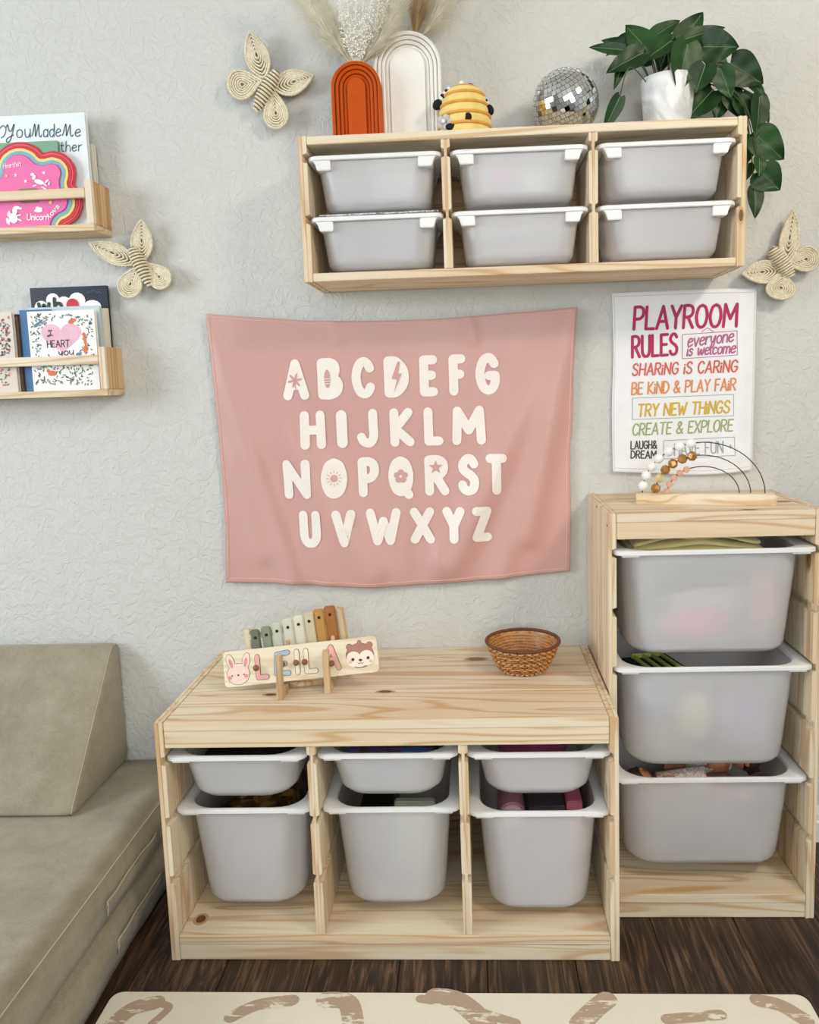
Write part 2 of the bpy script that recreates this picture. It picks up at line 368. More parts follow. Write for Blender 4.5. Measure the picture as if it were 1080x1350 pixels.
# ------------------------------------------------------------------ pine storage frames
def frame_side(parent, xa, xb, yf, yb, z0, z1, grooves, face, name='side_panel'):
    """one upright: a core board and, on each inner face, rail blocks parted by the open grooves"""
    t = .009
    m = pine('z')
    if face == 'both': core = ((xa + xb) / 2 - .003, (xa + xb) / 2 + .003)
    elif face == 'right': core = (xa, xb - t)
    else: core = (xa + t, xb)
    s = part_box(name, (core[0], core[1], yf, yb, z0, z1), m, parent)
    zs = [z0] + sorted(grooves) + [z1]
    for side in ([face] if face != 'both' else ['left', 'right']):
        x = (core[1], xb) if side == 'right' else (xa, core[0])
        for a, b_ in zip(zs, zs[1:]):
            lo = a + (.0075 if a != z0 else 0); hi = b_ - (.0075 if b_ != z1 else 0)
            q = MB(); sgn = 1 if side == 'right' else -1; xi, xo = (x[0], x[1]) if side == 'right' else (x[1], x[0])
            # tapered ends: chamfer where the block meets a groove
            prof = [(xi, lo), (xo, lo + (.003 if a != z0 else 0)), (xo, hi - (.003 if b_ != z1 else 0)), (xi, hi)]
            q.rings([[Vector((px, yy, pz)) for px, pz in prof] for yy in (yf + .0005, yb - .0005)])
            q.build('rail_block', m, s, bev=.0006)
    return s
def low_unit():
    D, W, Ht = .4365, .93, .5215
    u = thing('storage_bench_frame', 'low wide pine storage frame with three bays of bins, against the wall', 'storage unit', (W / 2, -D / 2, 0))
    gs = [.1800, .3080, .4385]
    frame_side(u, 0, .018, -D, -.001, 0, Ht, gs, 'right'); frame_side(u, W - .018, W, -D, -.001, 0, Ht, gs, 'left')
    for xc in (.3163, .6219): frame_side(u, xc - .0095, xc + .0095, -D + .004, -.003, .0555, .466, gs, 'both', 'divider')
    # top made of three jointed boards
    n = 3; d = (D - .0065) / n
    for k in range(n):
        part_box('top_board', (.0185, W - .0185, -D + .0045 + d * k, -D + .0045 + d * (k + 1), Ht - .0185, Ht - .001), pine('x'), u, .0008)
    part_box('apron', (.0185, W - .0185, -D + .0015, -D + .017, .4665, Ht - .019), pine('x'), u)
    q = MB(); q.box(.0185, W - .0185, -D + .0005, -D + .0045, Ht - .019, Ht - .001); q.build('front_lip', pine('x'), u, bev=.0015)
    part_box('bottom_board', (.0185, W - .0185, -D + .006, -.003, .037, .055), pine('x'), u)
    part_box('kick_board', (.0185, W - .0185, -D + .002, -D + .018, .001, .0365), pine('x'), u)
    part_box('front_lip', (.0185, W - .0185, -D + .0005, -D + .0058, .0365, .0555), pine('x'), u)
    part_box('gap_shade_panel', (.0005, W - .0005, -.0009, -.0001, .001, Ht - .002), pine('x', 'pine_back', (196, 164, 118), (160, 124, 82)), u, 0)  # added sheet in darker pine, standing in for deep shade behind the bins
    return u
low_unit()
TX = .9335
def tall_unit():
    D, W, Ht = .3053, .44, .9038; x0 = TX; x1 = TX + W
    u = thing('storage_tower_frame', 'tall narrow pine storage frame holding three deep bins, right of the bench', 'storage unit', (x0 + W / 2, -D / 2, 0))
    gs = [.82 - .1265 * k for k in range(6)]
    s = frame_side(u, x0, x0 + .0165, -D, -.001, 0, Ht, gs, 'right'); frame_side(u, x1 - .018, x1, -D, -.001, 0, Ht, gs, 'left')
    for k in range(2): part_box('top_board', (x0 + .017, x1 - .0185, -D + .0045 + (D - .0065) / 2 * k, -D + .0045 + (D - .0065) / 2 * (k + 1), Ht - .0185, Ht - .001), pine('x'), u, .0008)
    part_box('front_lip', (x0 + .017, x1 - .0185, -D + .0005, -D + .0045, Ht - .019, Ht - .001), pine('x'), u)
    part_box('apron', (x0 + .017, x1 - .0185, -D + .0015, -D + .017, .849, Ht - .019), pine('x'), u)
    part_box('bottom_board', (x0 + .017, x1 - .0185, -D + .006, -.003, .037, .055), pine('x'), u)
    part_box('kick_board', (x0 + .017, x1 - .0185, -D + .002, -D + .018, .001, .0365), pine('x'), u)
    part_box('front_lip', (x0 + .017, x1 - .0185, -D + .0005, -D + .0058, .0365, .0555), pine('x'), u)
    part_box('gap_shade_panel', (x0 + .0005, x1 - .0005, -.0009, -.0001, .001, Ht - .002), pine('x', 'pine_back', (196, 164, 118), (160, 124, 82)), u, 0)  # added sheet; its darker tone imitates shade inside the open-backed tower
    dk = mat('dark_hole', (40, 30, 24), .8)
    for u_, v_ in ((787, 668), (800.5, 693)):
        p = PY(u_, v_, -.2); d = ray(u_, v_); p = CAM + d * ((x0 - CAM.x) / d.x)
        q = MB(); q.tube([(x0 - .0006, p.y, p.z), (x0 + .002, p.y, p.z)], .0032, 10); q.build('screw_socket', dk, s)
tall_unit()
WX0, WX1, WZ0, WZ1, WD = .3059, 1.2359, 1.4065, 1.7065, .21
def wall_unit():
    u = thing('wall_storage_frame', 'long pine storage frame mounted on the wall, filled with six shallow white bins', 'storage unit', ((WX0 + WX1) / 2, -WD / 2, WZ0))
    gs = [1.5365, 1.6615]
    frame_side(u, WX0, WX0 + .018, -WD, -.001, WZ0, WZ1, gs, 'right'); frame_side(u, WX1 - .018, WX1, -WD, -.001, WZ0, WZ1, gs, 'left')
    for xc in (.6159, .9229): frame_side(u, xc - .0093, xc + .0093, -WD + .001, -.003, WZ0 + .0185, WZ1 - .0185, gs, 'both', 'divider')
    part_box('top_board', (WX0 + .0185, WX1 - .0185, -WD + .001, -.002, WZ1 - .018, WZ1 - .001), pine('x'), u)
    part_box('gap_shade_panel', (WX0 + .0005, WX1 - .0005, -.0009, -.0001, WZ0 + .001, WZ1 - .001), pine('x', 'pine_back', (196, 164, 118), (160, 124, 82)), u, 0)  # added sheet, toned darker to imitate shade between the wall bins
    part_box('bottom_board', (WX0 + .0185, WX1 - .0185, -WD + .001, -.002, WZ0 + .001, WZ0 + .018), pine('x'), u)
wall_unit()

# ------------------------------------------------------------------ plastic bins
def rrect(hx, hy, r, cx, cy, z, seg=6):
    out = []
    for qx, qy, a0 in ((1, 1, 0), (-1, 1, 90), (-1, -1, 180), (1, -1, 270)):
        for k in range(seg + 1):
            a = math.radians(a0 + 90 * k / seg)
            out.append(Vector((cx + qx * (hx - r) + r * math.cos(a), cy + qy * (hy - r) + r * math.sin(a), z)))
    return out
def bin_(label, group, x0, x1, yf, yb, z, h, taper=.017, cr_=.055, tabs=True, blocks=False, tilt=0):
    """z = middle of the rim; rails along the x sides"""
    W, D = x1 - x0, yb - yf; cx, cy = (x0 + x1) / 2, (yf + yb) / 2
    t = thing('storage_bin', label, 'bin', (cx, cy, z - h), group)
    zt = z + .0052; zb = z - .0052
    ix, iy = W / 2 - (.020 if blocks else .025), D / 2 - .011       # opening
    q = MB(); R = [rrect(ix, iy, cr_, cx, cy, zt - .004), rrect(ix + .0015, iy + .0015, cr_, cx, cy, zt - .001), rrect(ix + .004, iy + .004, cr_, cx, cy, zt),
        rrect(W / 2 - .003, D / 2 - .003, .02, cx, cy, zt), rrect(W / 2, D / 2, .022, cx, cy, zt - .002), rrect(W / 2, D / 2, .022, cx, cy, zb + .0015), rrect(W / 2 - .002, D / 2 - .002, .021, cx, cy, zb),
        rrect(ix + .0032, iy + .0032, cr_, cx, cy, zb), rrect(ix, iy, cr_, cx, cy, zb + .0012)]
    q.rings(R, closed=True); q.build('rim', WHITE, t, True)
    q = MB(); fl_ = z - h
    def off(s_, e):   # s_ 0 top..1 bottom
        return ix + e - taper * s_, iy + e - taper * 1.15 * s_, cr_ + .004 * s_
    R = []
    rb = .016
    for s_ in (0, .25, .5, .75, (h - rb) / h):
        a, b_, r = off(s_, .0028); R.append(rrect(a, b_, r, cx, cy, zb - .0004 - (h - .0045) * s_))
    for k in (1, 2, 3, 4):
        an = k / 4 * PI / 2; a, b_, r = off(1, .0028); e = rb * (1 - math.cos(an)); R.append(rrect(a - e, b_ - e, max(r - e * .6, .012), cx, cy, fl_ + rb * (1 - math.sin(an))))
    inner = []
    for s_ in (0, .25, .5, .75, (h - rb) / h):
        a, b_, r = off(s_, .0003); inner.append(rrect(a, b_, r, cx, cy, zb - .0004 - (h - .0045) * s_))
    a, b_, r = off(1, 0); inner.append(rrect(a - rb * .6, b_ - rb * .6, r * .8, cx, cy, fl_ + .004)); inner.append(rrect(a - rb, b_ - rb, r * .7, cx, cy, fl_ + .0025))
    q.rings(inner[::-1] + R, True, True); q.build('bin_body', plastic_frosted(), t, 40)
    if tabs:
        for sx in (-1, 1):
            q = MB(); xa = cx + sx * (W / 2 - .016); xb = cx + sx * (W / 2 - .052)
            q.rings([[Vector((x_, y_, z_)) for y_, z_ in ((yf + .001, zb), (yf + .03, zb), (yf + .025, zb - d_), (yf + .003, zb - d_))] for x_, d_ in ((xa, .0035), (xb, .0035))])
            q.build('support_tab', WHITE, t, bev=.001)
    if blocks:
        for sx in (-1, 1):
            for yy in (yf, yb - .03):
                q = MB(); xa = cx + sx * (W / 2 - .011); xb = cx + sx * (W / 2 - .0165); xc = cx + sx * (W / 2 - .021); xd = cx + sx * (W / 2 - .050)
                prof = [(xa, zb), (xb, zb - .005), (xc, zb - .020), (xd, zb - .020), (xd, zb)]
                q.rings([[Vector((x_, y_, z_)) for x_, z_ in prof] for y_ in (yy + .0015, yy + .0285)])
                q.build('grip_block', WHITE, t, bev=.0015)
    return t
LX = [(.0115, .3035), (.3225, .6125), (.6285, .9185)]
colname = ['left', 'middle', 'right']
G1 = 'shallow bins in the low bench'; G2 = 'deep bins in the low bench'
bin_('shallow frosted bin in the left bay of the low bench, above the deep one', G1, *LX[0], -.428, -.012, .4385, .10)
bin_('shallow frosted bin in the middle bay of the low bench, dark things inside', G1, *LX[1], -.424, -.010, .4385, .10)
bin_('shallow frosted bin in the right bay of the low bench, pinkish contents', G1, *LX[2], -.426, -.012, .4385, .10)
bin_('deep frosted bin in the left bay of the low bench, golden patterned box inside', G2, *LX[0], -.398, -.006, .3080, .23)
bin_('deep frosted bin in the middle bay of the low bench, sage green board inside', G2, *LX[1], -.398, -.006, .3080, .23)
bin_('deep frosted bin in the right bay of the low bench, pink and red toys inside', G2, *LX[2], -.417, -.008, .3080, .23)
TXa, TXb = TX + .0115, TX + .44 - .0125
G3 = 'deep bins in the pine tower'
bin_('topmost deep bin in the pine tower, yellow cloth showing above its rim', G3, TXa, TXb, -.312, -.012, .82, .228, cr_=.06)
bin_('middle deep bin in the pine tower, green toy frame showing above its rim', G3, TXa, TXb, -.308, -.008, .567, .228, cr_=.06)
bin_('lowest deep bin in the pine tower, dolls lying in it', G3, TXa, TXb, -.296, -.004, .314, .215, cr_=.06)
G4 = 'shallow bins in the wall frame'
WXs = [(.3165, .6135), (.6185, .9205), (.9255, 1.2255)]
for k, z in enumerate((1.6615, 1.5365)):
    for j, (a, b_) in enumerate(WXs):
        lab = {(0, 0): 'top left shallow white bin in the wall-mounted frame', (0, 1): 'top middle shallow bin in the wall frame, pink toy glimpsed inside', (0, 2): 'top right shallow white bin in the wall frame, below the potted plant',
               (1, 0): 'bottom left shallow bin in the wall frame, line-patterned cloth spilling over its rim', (1, 1): 'bottom middle shallow white bin in the wall-mounted frame', (1, 2): 'bottom right shallow white bin in the wall frame, above the rules poster'}[(k, j)]
        bin_(lab, G4, a + .006, b_ - .006, -.2085, -.012, z, .104, taper=.012, cr_=.04, tabs=False, blocks=True)

# ------------------------------------------------------------------ contents of the bins
def blob(name, label, cat, c, r, sc, m, seed=0, amp=.12):
    q = MB(); R = []; n, k = 20, 12
    for i in range(k + 1):
        ph = PI * i / k; s_ = max(math.sin(ph), .001)
        ring = []
        for j in range(n):
            a = 2 * PI * j / n; d = Vector((s_ * math.cos(a), s_ * math.sin(a), -math.cos(ph)))
            e = 1 + amp * noise.noise(d * 2.2 + Vector((seed, seed * 2, 0)))
            ring.append(Vector(c) + Vector((d.x * sc[0], d.y * sc[1], d.z * sc[2])) * r * e)
        R.append(ring)
    q.rings(R); o = q.build(name, m, None, 'all')
    return tag(o, label, cat)
def folded_cloth(name, label, x0, x1, y0, y1, z, m, layers=3, th=.008, wob=.004, seed=0, bow=0):
    t = thing(name, label, 'cloth', ((x0 + x1) / 2, (y0 + y1) / 2, z))
    for L in range(layers):
        q = MB(); n = 22; e = .006 * L
        R = []
        for i in range(n + 1):
            u = i / n; x = x0 + e + (x1 - x0 - 2 * e) * u
            ring = []
            for k in range(10):
                a = 2 * PI * k / 10
                yy = (y0 + y1) / 2 + (y1 - y0) / 2 * (1 if math.cos(a) > 0 else -1) * abs(math.cos(a)) ** .35
                zz = z + th * (L + .5) + th * .47 * (1 if math.sin(a) > 0 else -1) * abs(math.sin(a)) ** .5
                ring.append(Vector((x, yy, zz + wob * (L + .3) * noise.noise(Vector((u * 3, seed + L, k * .05))) + bow * math.sin(PI * u))))
            R.append(ring)
        q.rings(R); q.build('cloth_fold', m, t, 'all')
    return t
YEL = mat('pale_yellow_fleece', (236, 222, 150), .9, .06, 40, bmp=.3, sheen=.3)
folded_cloth('yellow_blanket', 'pale yellow folded cloth on top in the tower\'s topmost bin', .985, 1.275, -.255, -.06, .795, YEL, 3, .012, .006, 1, .012)
folded_cloth('black_cloth', 'black folded cloth behind yellow one in the tower\'s topmost bin', 1.0, 1.31, -.235, -.055, .68, mat('black_cloth', (30, 28, 30), .9), 4, .014, .004, 3)
PK = mat('soft_pink_plush', (250, 120, 170), .9, .08, 30, bmp=.3, sheen=.3); WP = mat('white_plush', (240, 236, 230), .9, .05, bmp=.3, sheen=.3)
blob('pink_soft_toy', 'soft pink plush toy seen blurred through the tower\'s topmost bin', 'soft toy', (1.13, -.245, .655), .052, (1.5, .7, .8), PK, 1)
blob('pink_soft_toy', 'larger rose plush toy against right wall of topmost tower bin', 'soft toy', (1.272, -.235, .70), .05, (.7, .8, 1.3), mat('rose_plush', (230, 160, 150), .9), 2)
q = MB()
for k in range(26):
    a0 = random.uniform(0, 6); cx_, cz_ = 1.17 + random.uniform(-.07, .07), .70 + random.uniform(-.012, .016)
    q.tube([(cx_ + .05 * math.cos(a0 + s_ * .5), -.262 + random.uniform(-.004, .004), cz_ + .016 * math.sin(a0 * 2 + s_ * .7)) for s_ in range(9)], .0022, 5)
tag(q.build('white_yarn', WP, None, 'all'), 'tangle of white yarn seen through topmost tower bin front', 'yarn')
BL = mat('blue_fabric', (92, 130, 190), .9)
blob('blue_soft_ball', 'blue plush ball in the tower\'s middle bin near its left end', 'ball', (1.035, -.222, .47), .052, (1, 1, 1), BL, 4)
blob('cream_soft_toy', 'cream plush toy in the tower\'s middle bin, left of centre', 'soft toy', (1.125, -.242, .44), .05, (.9, .7, 1.1), mat('cream_plush', (240, 230, 190), .9), 5)
blob('mauve_soft_toy', 'mauve plush toy in the tower\'s middle bin, right part', 'soft toy', (1.24, -.225, .43), .06, (1.1, .8, 1.0), mat('mauve_plush', (160, 140, 190), .9), 6)
t = thing('green_toy_frame', 'olive green open toy frame lying in the tower\'s middle bin', 'toy', (1.06, -.2, .545))
OG = mat('olive_green_plastic', (176, 188, 96), .45); 
M_ = Matrix.Translation((1.055, -.215, .5455)) @ Matrix.Rotation(.25, 4, 'Z') @ Matrix.Diagonal((.62, .75, .8, 1))
for n_, bb in (('rail', (-.06, .06, -.075, -.065, 0, .014)), ('rail', (-.06, .06, .065, .075, 0, .014))): q = MB(); q.box(*bb, M_); q.build('side_bar', OG, t, bev=.002)
for k in range(4): q = MB(); a = -.058 + k * .036; q.box(a, a + .010, -.064, .064, .001, .012, M_); q.build('cross_bar', OG, t, bev=.002)
q = MB(); q.box(-.09, .09, -.09, .09, -.02, -.001, M_); tag(q.build('navy_box', mat('navy_card', (36, 44, 66), .6), None, bev=.002), 'navy flat box under green toy frame in the middle tower bin', 'box')
# dolls in the lowest tower bin
SK = mat('brown_doll_vinyl', (190, 128, 92), .55); HAIR = mat('dark_brown_doll_hair', (52, 32, 24), .7, .2, 90); DR = None
def print_cloth(name, base, ink, sc):
    m, nt, b = nodes(name); v = coords(nt); vo = noise_n(nt, v, sc, 3, .6, 2.0)
    nt.links.new(ramp(nt, vo, [(.44, s2l(base)), (.5, s2l(ink)), (.56, s2l(base))]), b.inputs['Base Color']); b.inputs['Roughness'].default_value = .9; return m
DR = print_cloth('floral_doll_dress', (232, 226, 216), (150, 96, 110), 75)
def doll(x, y, z, sgn, label, dress):
    t = thing('doll', label, 'doll', (x, y, z))
    q = MB()    # one continuous body along x: feet, legs, torso, neck, shoulders, arms
    q.tube([(x + sgn * a, y, z + .018) for a in (.0, .02, .05, .075, .088)], lambda u: .016 + .010 * math.sin(u * PI), 12)
    q.tube([(x + sgn * .012, y - .006, z + .016), (x - sgn * .02, y - .012, z + .014), (x - sgn * .055, y - .014, z + .011), (x - sgn * .066, y - .014, z + .018)], .0085, 8)
    q.tube([(x + sgn * .012, y + .006, z + .016), (x - sgn * .02, y + .013, z + .014), (x - sgn * .055, y + .016, z + .011), (x - sgn * .066, y + .016, z + .018)], .0085, 8)
    q.tube([(x + sgn * .078, y - .015, z + .02), (x + sgn * .055, y - .032, z + .026), (x + sgn * .028, y - .038, z + .028)], lambda u: .0085 - .002 * u, 8)
    q.tube([(x + sgn * .078, y + .015, z + .02), (x + sgn * .055, y + .032, z + .022), (x + sgn * .03, y + .038, z + .020)], lambda u: .0085 - .002 * u, 8)
    q.tube([(x + sgn * .086, y, z + .02), (x + sgn * .10, y, z + .022)], .009, 10)
    q.ball((x + sgn * .122, y, z + .024), .026, 16, 12, (1.05, .95, .95))
    q.ball((x + sgn * .120, y, z + .0495), .0035, 6, 6); 
    q.ball((x + sgn * .12, y - .025, z + .024), .006, 6, 6); q.ball((x + sgn * .12, y + .025, z + .024), .006, 6, 6)
    for s_ in (-1, 1):
        for k in range(4): q.tube([(x + sgn * .028, y + s_ * (.034 + .0025 * k), z + .026), (x + sgn * .019, y + s_ * (.033 + .003 * k), z + .026)], .0014, 5)
    body = q.build('body', SK, t, 'all')
    q = MB(); q.ball((x + sgn * .130, y, z + .0225), .0285, 18, 12, (.98, 1.06, .93))
    for k in range(30): 
        a = random.uniform(-1, 1); q.tube([(x + sgn * .14, y + .024 * a, z + .02), (x + sgn * (.15 - .02 * random.random()), y + .032 * a, z + .010), (x + sgn * .12, y + .036 * a, z + .004)], .0022, 5)
    q.build('hair', HAIR, t, 'all')
    q = MB(); q.tube([(x + sgn * a, y, z + .02) for a in (-.018, .005, .03, .055, .086)], lambda u: .034 - .014 * u, 16, cap=True); q.build('dress', dress, t, 'all')
    q = MB()
    for s_ in (-1, 1): q.ball((x + sgn * .128, y + s_ * .009, z + .0476), .0032, 8, 6)
    q.build('eyes', mat('doll_eye', (30, 20, 18), .3), t, 'all')
    q = MB(); q.tube([(x + sgn * .113, y - .006, z + .0475), (x + sgn * .111, y, z + .0482), (x + sgn * .113, y + .006, z + .0475)], .0014, 5); q.build('mouth', mat('doll_lips', (150, 60, 60), .5), t)
    return t
blob('mauve_blanket', 'crumpled mauve blanket under the dolls in the lowest tower bin', 'blanket', (1.155, -.15, .19), .10, (1.45, 1.0, .75), mat('mauve_blanket', (176, 150, 150), .95), 9, .2)
doll(1.135, -.235, .262, -1, 'doll in floral dress lying at left in lowest tower bin', DR)
doll(1.150, -.150, .266, 1, 'doll in white lace dress lying at right in lowest tower bin', print_cloth('lace_doll_dress', (238, 236, 232), (120, 120, 128), 110))
# low bench contents
def cbox(name, label, cat, b, m, M=None): q = MB(); q.box(*b, M); return tag(q.build(name, m, None, bev=.003), label, cat)
def print_card(name, cols, sc):
    m, nt, b = nodes(name); v = coords(nt); vo = N(nt, 'ShaderNodeTexVoronoi'); vo.inputs['Scale'].default_value = sc; nt.links.new(v, vo.inputs['Vector'])
    nt.links.new(ramp(nt, vo.outputs['Color'], [(i / len(cols), s2l(c)) for i, c in enumerate(cols)]), b.inputs['Base Color']); b.inputs['Roughness'].default_value = .5; return m
GOLD = print_card('gold_printed_card', [(60, 40, 22), (120, 84, 40), (40, 30, 22), (176, 132, 72)], 60)
cbox('patterned_box', 'gold and brown patterned box in the deep left bin of the bench', 'box', (.075, .225, -.33, -.10, .12, .262), GOLD)
cbox('dark_toy_case', 'dark toy case in the shallow left bin of the bench', 'case', (.06, .25, -.34, -.08, .345, .405), mat('charcoal_case', (40, 38, 38), .6))
cbox('sage_board', 'sage green board standing in the deep middle bin of the bench', 'board', (.468, .556, -.33, -.31, .13, .290), mat('sage_board', (168, 172, 150), .7))
cbox('black_toy_case', 'black toy case in the deep middle bin of the bench', 'case', (.388, .458, -.33, -.12, .13, .264), mat('black_case', (26, 26, 28), .5))
cbox('printed_game_box', 'blue and brown printed box in the shallow middle bin of the bench', 'box', (.38, .56, -.36, -.10, .345, .425), print_card('blue_brown_print', [(24, 24, 30), (40, 90, 150), (60, 40, 30), (90, 60, 110)], 40))
blob('magenta_cloth', 'magenta cloth bundle in the shallow right bin of the bench', 'cloth', (.765, -.24, .385), .06, (1.3, 1.6, .6), mat('magenta_cloth', (160, 70, 110), .9), 11, .25)
t = thing('pink_canister', 'pink lidded canister lying in the deep right bin of the bench', 'canister', (.735, -.25, .26))
q = MB(); Mx = Matrix.Rotation(PI / 2, 3, 'X'); q.lathe([(.001, -.05), (.026, -.05), (.028, -.045), (.028, .06)], (.722, -.27, .26), 24, Mx, True, True); q.build('canister_body', mat('dusty_pink', (190, 130, 150), .5), t, True)
q = MB(); q.lathe([(.024, .06), (.0245, .066), (.001, .067)], (.722, -.27, .26), 24, Mx); q.build('canister_lid', mat('pale_pink', (226, 190, 196), .4), t, True)
cbox('grey_toy_box', 'dark grey toy box in the middle of the deep right bench bin', 'box', (.757, .836, -.33, -.12, .12, .277), mat('dark_grey_box', (70, 66, 72), .6))
cbox('red_toy_box', 'dark red and pink box in the deep right bench bin, right end', 'box', (.838, .872, -.33, -.12, .12, .288), print_card('red_pink_print', [(150, 50, 70), (200, 110, 130), (130, 40, 60), (150, 50, 70)], 8))
# wall frame contents
blob('pink_star_toy', 'small hot pink toy blurred behind the top middle wall bin front', 'toy', (.735, -.16, 1.62), .022, (1, .7, .9), mat('hot_pink', (236, 110, 160), .6), 3)
blob('white_ball_toy', 'white ball blurred behind the top middle wall bin front', 'ball', (.80, -.155, 1.605), .026, (1, .8, 1), WP, 3, .02)
blob('tan_ball_toy', 'tan small ball in the top middle wall bin, left of pink toy', 'ball', (.69, -.16, 1.60), .018, (1, .8, 1), mat('tan_toy', (200, 160, 110), .6), 3, .02)
folded_cloth('patterned_cloth', 'white cloth with thin black lines lying over the bottom left wall bin', .335, .603, -.196, -.05, 1.5412, print_cloth('line_print_cloth', (238, 238, 238), (40, 40, 44), 42), 2, .0042, .001, 5)

# ------------------------------------------------------------------ pink alphabet banner
def coons(T, B, L, R_, n, m_):
    """grid from four px border curves (lists), returns px grid"""
    def at_(c, s_):
        x = s_ * (len(c) - 1); i = min(int(x), len(c) - 2); f = x - i; return (c[i][0] * (1 - f) + c[i + 1][0] * f, c[i][1] * (1 - f) + c[i + 1][1] * f)
    T, B, L, R_ = [cr(c, 8) for c in (T, B, L, R_)]
    g = []
    for j in range(m_ + 1):
        v = j / m_; row = []
        for i in range(n + 1):
            u = i / n; a, b_, c, d = at_(T, u), at_(B, u), at_(L, v), at_(R_, v)
            row.append(tuple((1 - v) * a[k] + v * b_[k] + (1 - u) * c[k] + u * d[k] - ((1 - u) * (1 - v) * T[0][k] + u * (1 - v) * T[-1][k] + (1 - u) * v * B[0][k] + u * v * B[-1][k]) for k in (0, 1)))
        g.append(row)
    return g
def seg_d(px, pz, a, b_):
    ax, az = a; bx, bz = b_; t = max(0, min(1, ((px - ax) * (bx - ax) + (pz - az) * (bz - az)) / ((bx - ax) ** 2 + (bz - az) ** 2)))
    return math.hypot(px - ax - (bx - ax) * t, pz - az - (bz - az) * t), t
TX0, TX1, TZ0, TZ1 = .0216, .9123, .705, 1.366
FOLDS = [((0, 1), (.20, .0), .010, .030), ((.01, .98), (.42, .02), .011, .055), ((.0, .8), (.12, .1), .005, .03), ((1, 1), (.86, .15), .009, .035), ((.99, .98), (.64, .05), .013, .05), ((.97, .8), (.78, .0), .006, .035),
         ((.48, .28), (.52, .0), .004, .03), ((.62, .2), (.6, 0), .004, .02), ((.33, 1), (.36, .9), .003, .02), ((.7, 1), (.72, .88), .003, .02), ((.25, .2), (.3, 0), .006, .03)]
def banner_y(x, z):
    u = (x - TX0) / (TX1 - TX0); v = (z - TZ0) / (TZ1 - TZ0); y = 0
    for a, b_, amp, wd in FOLDS:
        d, t = seg_d(u, v * .74, (a[0], a[1] * .74), (b_[0], b_[1] * .74))
        y += 1.7 * amp * math.exp(-(d / wd) ** 2) * min(1, .25 + t * 1.3)
    y += .0025 * noise.noise(Vector((u * 5, v * 4, 3))) + .0012 * noise.noise(Vector((u * 16, v * 9, 7)))
    return -.008 - y - .004 * (1 - v)
PINKC = None
m, nt, b = nodes('dusty_pink_satin'); v = coords(nt)
nt.links.new(ramp(nt, noise_n(nt, v, 3, 3), [(.3, s2l((204, 157, 151))), (.7, s2l((212, 166, 159)))]), b.inputs['Base Color'])
b.inputs['Roughness'].default_value = .42; b.inputs['Specular IOR Level'].default_value = .4; bump(nt, b, noise_n(nt, coords(nt, (900, 900, 1500)), 1, 1), .08, .0003); PINKC = m
bn = thing('alphabet_banner', 'dusty pink fabric banner printed with a white alphabet, pinned to wall', 'banner', (.46, -.01, 1.03))
g = coons([(272, 414), (350, 419), (430, 423), (560, 421), (680, 412), (761, 405)], [(298, 768), (380, 769), (470, 774), (560, 770), (640, 764), (752, 753)], [(272, 414), (279, 480), (287, 560), (290, 600), (296, 680), (298, 768)], [(761, 405), (757, 470), (755, 560), (752, 600), (753, 680), (752, 753)], 130, 96)
gw = []
for row in g:
    r = []
    for px in row: p = PY(px[0], px[1], -.012); r.append(Vector((p.x, banner_y(p.x, p.z), p.z)))
    gw.append(r)
q = MB(); n = 131
vsf = [p for r in gw for p in r]; vsb = [p + Vector((0, .0014, 0)) for p in vsf]; Nn = len(vsf)
fs = []
for j in range(96):
    for i in range(130):
        a = j * n + i; fs.append((a, a + 1, a + n + 1, a + n)); fs.append((Nn + a, Nn + a + n, Nn + a + n + 1, Nn + a + 1))
bd = [i for i in range(n)] + [j * n + n - 1 for j in range(1, 97)] + [96 * n + i for i in range(n - 2, -1, -1)] + [j * n for j in range(95, 0, -1)]
for a, b_ in zip(bd, bd[1:] + bd[:1]): fs.append((a, Nn + a, Nn + b_, b_))
q.add(vsf + vsb, fs); q.build('cloth', PINKC, bn, 'all')
# stitched hems
q = MB()
for pts in ([gw[2][i] for i in range(2, 129)], [gw[94][i] for i in range(2, 129)], [gw[j][2] for j in range(2, 95)], [gw[j][128] for j in range(2, 95)]):
    q.tube([p + Vector((0, -.0006, 0)) for p in pts], .0009, 5)
q.build('hem_stitch', mat('pale_pink_thread', (236, 196, 188), .7), bn, 'all')
bf = lambda x, z, t: Vector((x, banner_y(x, z) - t, z))
q = MB(); q2 = MB()
def box_px(l, r, tp, bt): a = PY(l, tp, -.014); b_ = PY(r, bt, -.014); return a.x, b_.x, b_.z, a.z
WINK = mat('white_fabric_print', (246, 238, 230), .6, .02)
rows = [('ABCDEFG', [(371, 408), (417, 452), (462, 495), (505, 540), (552, 578), (591, 615), (626, 660)], (474, 466), (527, 520), .0111),
        ('HIJKLM', [(395, 430), (444, 458), (469, 499), (513, 547), (558, 585), (595, 641)], (542, 536), (592, 586), .0111),
        ('NOPQRST', [(373, 412), (423, 459), (471, 501), (511, 546), (559, 593), (603, 633), (640, 669)], (606, 598), (657, 651), .0111),
        ('UVWXYZ', [(394, 425), (438, 471), (482, 530), (540, 574), (583, 614), (622, 649)], (673, 667), (721, 713), .0111)]
